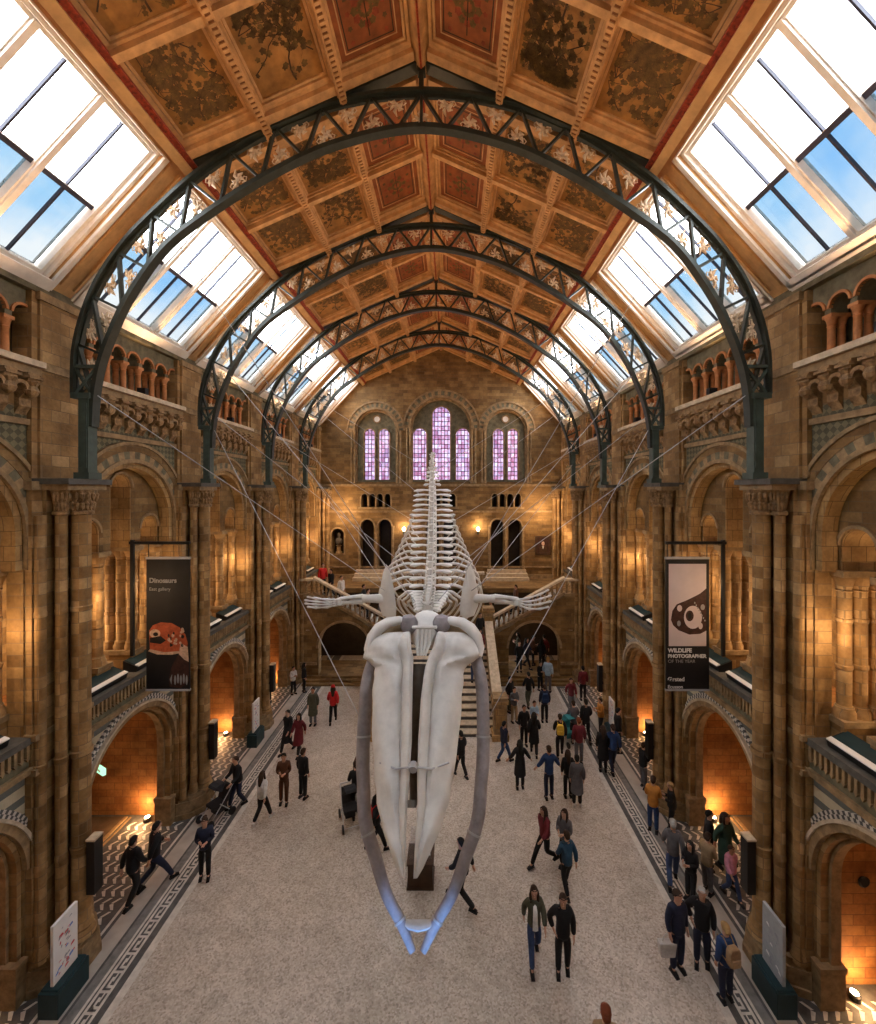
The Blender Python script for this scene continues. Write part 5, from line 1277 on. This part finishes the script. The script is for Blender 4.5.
# crowd in the far right arch, on the stairs, landing and galleries
G2 = 'visitors on stairs and galleries'
cr = [(4.4,23.4,F+.3,BK,'dark-haired'),(4.9,23.9,F+.3,NV_,'navy-clad'),(5.3,24.3,F+.3,BR,'brown-coated'),(5.7,23.7,F+.3,BK,'black-coated'),(6.0,24.4,F+.3,MR,'maroon-clad'),(4.6,24.8,F+.3,OL,'olive-clad')]
for i, (x, y, z, c, w) in enumerate(cr): person(x, y, z, ('stand', 'walk', 'phone')[i % 3], i*50, c, BK, ('short', 'long')[i % 2], HK, w + ' visitor inside the dark far right archway ' + ('at its left jamb', 'second from left', 'in its middle', 'right of its middle', 'at its right jamb', 'deep in the shadow')[i], G2, .97)
def stair_z(y): return F+max(0, min(NS, math.floor((y-Y_S)/run)+1))*RI
for i, (x, y, f, c, t, w) in enumerate([(2.0,19.2,0,BK,BK,'black'),(1.75,20.3,180,NV_,JN,'navy'),(2.1,21.4,10,MR,BK,'maroon'),(1.4,22.2,170,GY,BK,'grey'),(-1.9,20.2,175,OL,BK,'olive'),(2.2,22.6,20,BK,GY,'dark')]):
    person(x, y, stair_z(y), 'stand', f, c, t, 'short', HK, '%s-jacketed visitor on the central stairs, %s' % (w, ('lowest', 'lower right', 'right middle', 'upper middle', 'behind the snout at left', 'near the top')[i]), G2, .97)
def fl_z(x): return 3.16+math.floor(max(0, min(12.99, (abs(x)-2.6)/4.2*13)))*2.3/13
for i, (x, y, f, c, w) in enumerate([(-6.5,23.7,30,RD,'red-topped person at the top of the left stair flight'),(-6.1,23.9,-30,BK,'black-clad person below the red top on the left flight'),(-5.5,23.8,60,WH,'white-shirted person on the left stair flight'),(-4.3,24.0,90,BK,'dark-clad person low on the left flight'),(-4.0,23.7,90,TN,'tan-coated person low on the left flight'),(4.3,23.9,-80,BR,'brown-coated person climbing the right stair flight'),(2.9,23.8,-60,BK,'dark person at the landing end of the right flight'),(-3.2,23.9,60,GY,'grey-clad person at the landing end of the left flight')]):
    person(x, y, fl_z(x), 'walk' if i % 2 else 'stand', f, c, BK, 'short', HB, w, G2, .97)
for i, (s, y, f, c, hc_, w, ht) in enumerate([(1,7.9,90,BK,HK,'dark-clad person with pale cap leaning on the nearest right parapet',WH),(1,7.3,90,RD,HB,'red-jacketed person at the nearest right gallery parapet',None),(-1,8.6,-90,OL,HK,'olive-jacketed person at the nearest left gallery parapet',None),(-1,10.9,-90,BK,HG,'grey-haired person in black behind the left banner pole parapet',None),
    (-1,15.6,-80,BK,HK,'black-clad person on the left gallery, third bay',None),(1,15.9,80,NV_,HL,'fair-haired person on the right gallery, third bay',None),(1,12.6,90,GY,HK,'grey-clad person on the right gallery behind the banner',None)]):
    person(s*9.35 if i != 99 else 0, y, 5.3, 'phone' if i % 2 else 'stand', -f, c, BK, 'short', hc_, w, G2, .97, hat=ht)

# ================================================================ LIGHT
def light(typ, name, loc, power, col, rot=(0,0,0), **k):
    d = bpy.data.lights.new(name, typ); d.energy = power; d.color = col
    for a, b in k.items(): setattr(d, a, b)
    o = bpy.data.objects.new(name, d); COL.objects.link(o); o.location = loc; o.rotation_euler = rot; return o
WARM = (1,.55,.24); AMB = (1,.66,.36)
mb = MB(); mb.box(-.11, .11, -.07, .07, 0, .16); fb = mb.mesh('added_lamp', M['black'])
for b in BAYS[1:]:
    for s in (1, -1):
        if b in DET:
            light('POINT', 'alcove_lamp', (s*8.95, b+1.5, F+.35), 38, WARM, shadow_soft_size=.1)
            light('POINT', 'alcove_high_lamp', (s*10.3, b-.6, 4.3), 34, WARM, shadow_soft_size=.15)
            light('POINT', 'gallery_lamp', (s*10.2, b, 7.3), 140, AMB, shadow_soft_size=.2)
            for a in (-1.08, 1.08): light('POINT', 'arch_lamp', (s*8.15, b+a, 8.2), 26, AMB, shadow_soft_size=.08)
        # unseen spots added to warm the ceiling, with invented lamp bodies
        v = Vector((-s*4.5, 0, 5.0)).normalized()
        light('SPOT', 'ceiling_fill', (s*7.66, b, 13.95), 330, (1,.58,.30), v.to_track_quat('-Z', 'Y').to_euler(), spot_size=math.radians(125), spot_blend=.7, shadow_soft_size=.15)
        if b in DET: put('added_lamp', fb, None, (s*7.76, b, 13.64), label='small black lamp body added on the %s upper ledge, %s' % (sn[s], bayname[b]), cat='added_lamp', group='lamps added on the ledges')
for x in (-2.4, 2.4): light('POINT', 'wall_lamp_light', (x, YB-.4, 8.75), 45, AMB, shadow_soft_size=.1)
for x in (-6.3, 6.3): light('POINT', 'end_gallery_lamp', (x, YB-1.2, 9.8), 160, AMB, shadow_soft_size=.2)
for x in (-5.15, 5.15): light('POINT', 'archway_lamp', (x, 25.6, 3.2), 12, WARM, shadow_soft_size=.1)
light('SPOT', 'blue_jaw_spot', (.3, 3.6, F+.3), 1500, (.2,.45,1), (Vector((-.3, 5.0, 1.1))).to_track_quat('-Z', 'Y').to_euler(), spot_size=math.radians(20), spot_blend=.8, shadow_soft_size=.1)
w = bpy.data.worlds.new('sky'); SC.world = w; w.use_nodes = True; t = w.node_tree; t.nodes.clear()
out = t.nodes.new('ShaderNodeOutputWorld'); bg = t.nodes.new('ShaderNodeBackground'); tc = t.nodes.new('ShaderNodeTexCoord')
n = noise(t, tc.outputs['Generated'], 2.2, 5)
c = ramp(t, n, [(.36, (.72,.85,1.0)), (.50, (1,1,1)), (1, (1,1,1))])
t.links.new(c, bg.inputs[0]); bg.inputs[1].default_value = 9.5; t.links.new(bg.outputs[0], out.inputs[0])

cam = bpy.data.cameras.new('camera'); co = bpy.data.objects.new('camera', cam); COL.objects.link(co); co.location = (CX, 0, CH); co.rotation_euler = (PI/2, 0, 0)
cam.sensor_fit = 'HORIZONTAL'; cam.sensor_width = 36; cam.lens = FL/876*36; cam.shift_x = -(VX-438)/876; cam.shift_y = -(512-VY)/876; cam.clip_end = 200; cam.clip_start = .05
SC.camera = co
vs = SC.view_settings; vs.view_transform = 'Standard'; vs.look = 'None'; vs.gamma = 1; vs.exposure = .55; vs.use_curve_mapping = False
SC.cycles.use_denoising = True
SC.cycles.max_bounces = 7; SC.cycles.diffuse_bounces = 4; SC.cycles.transparent_max_bounces = 12
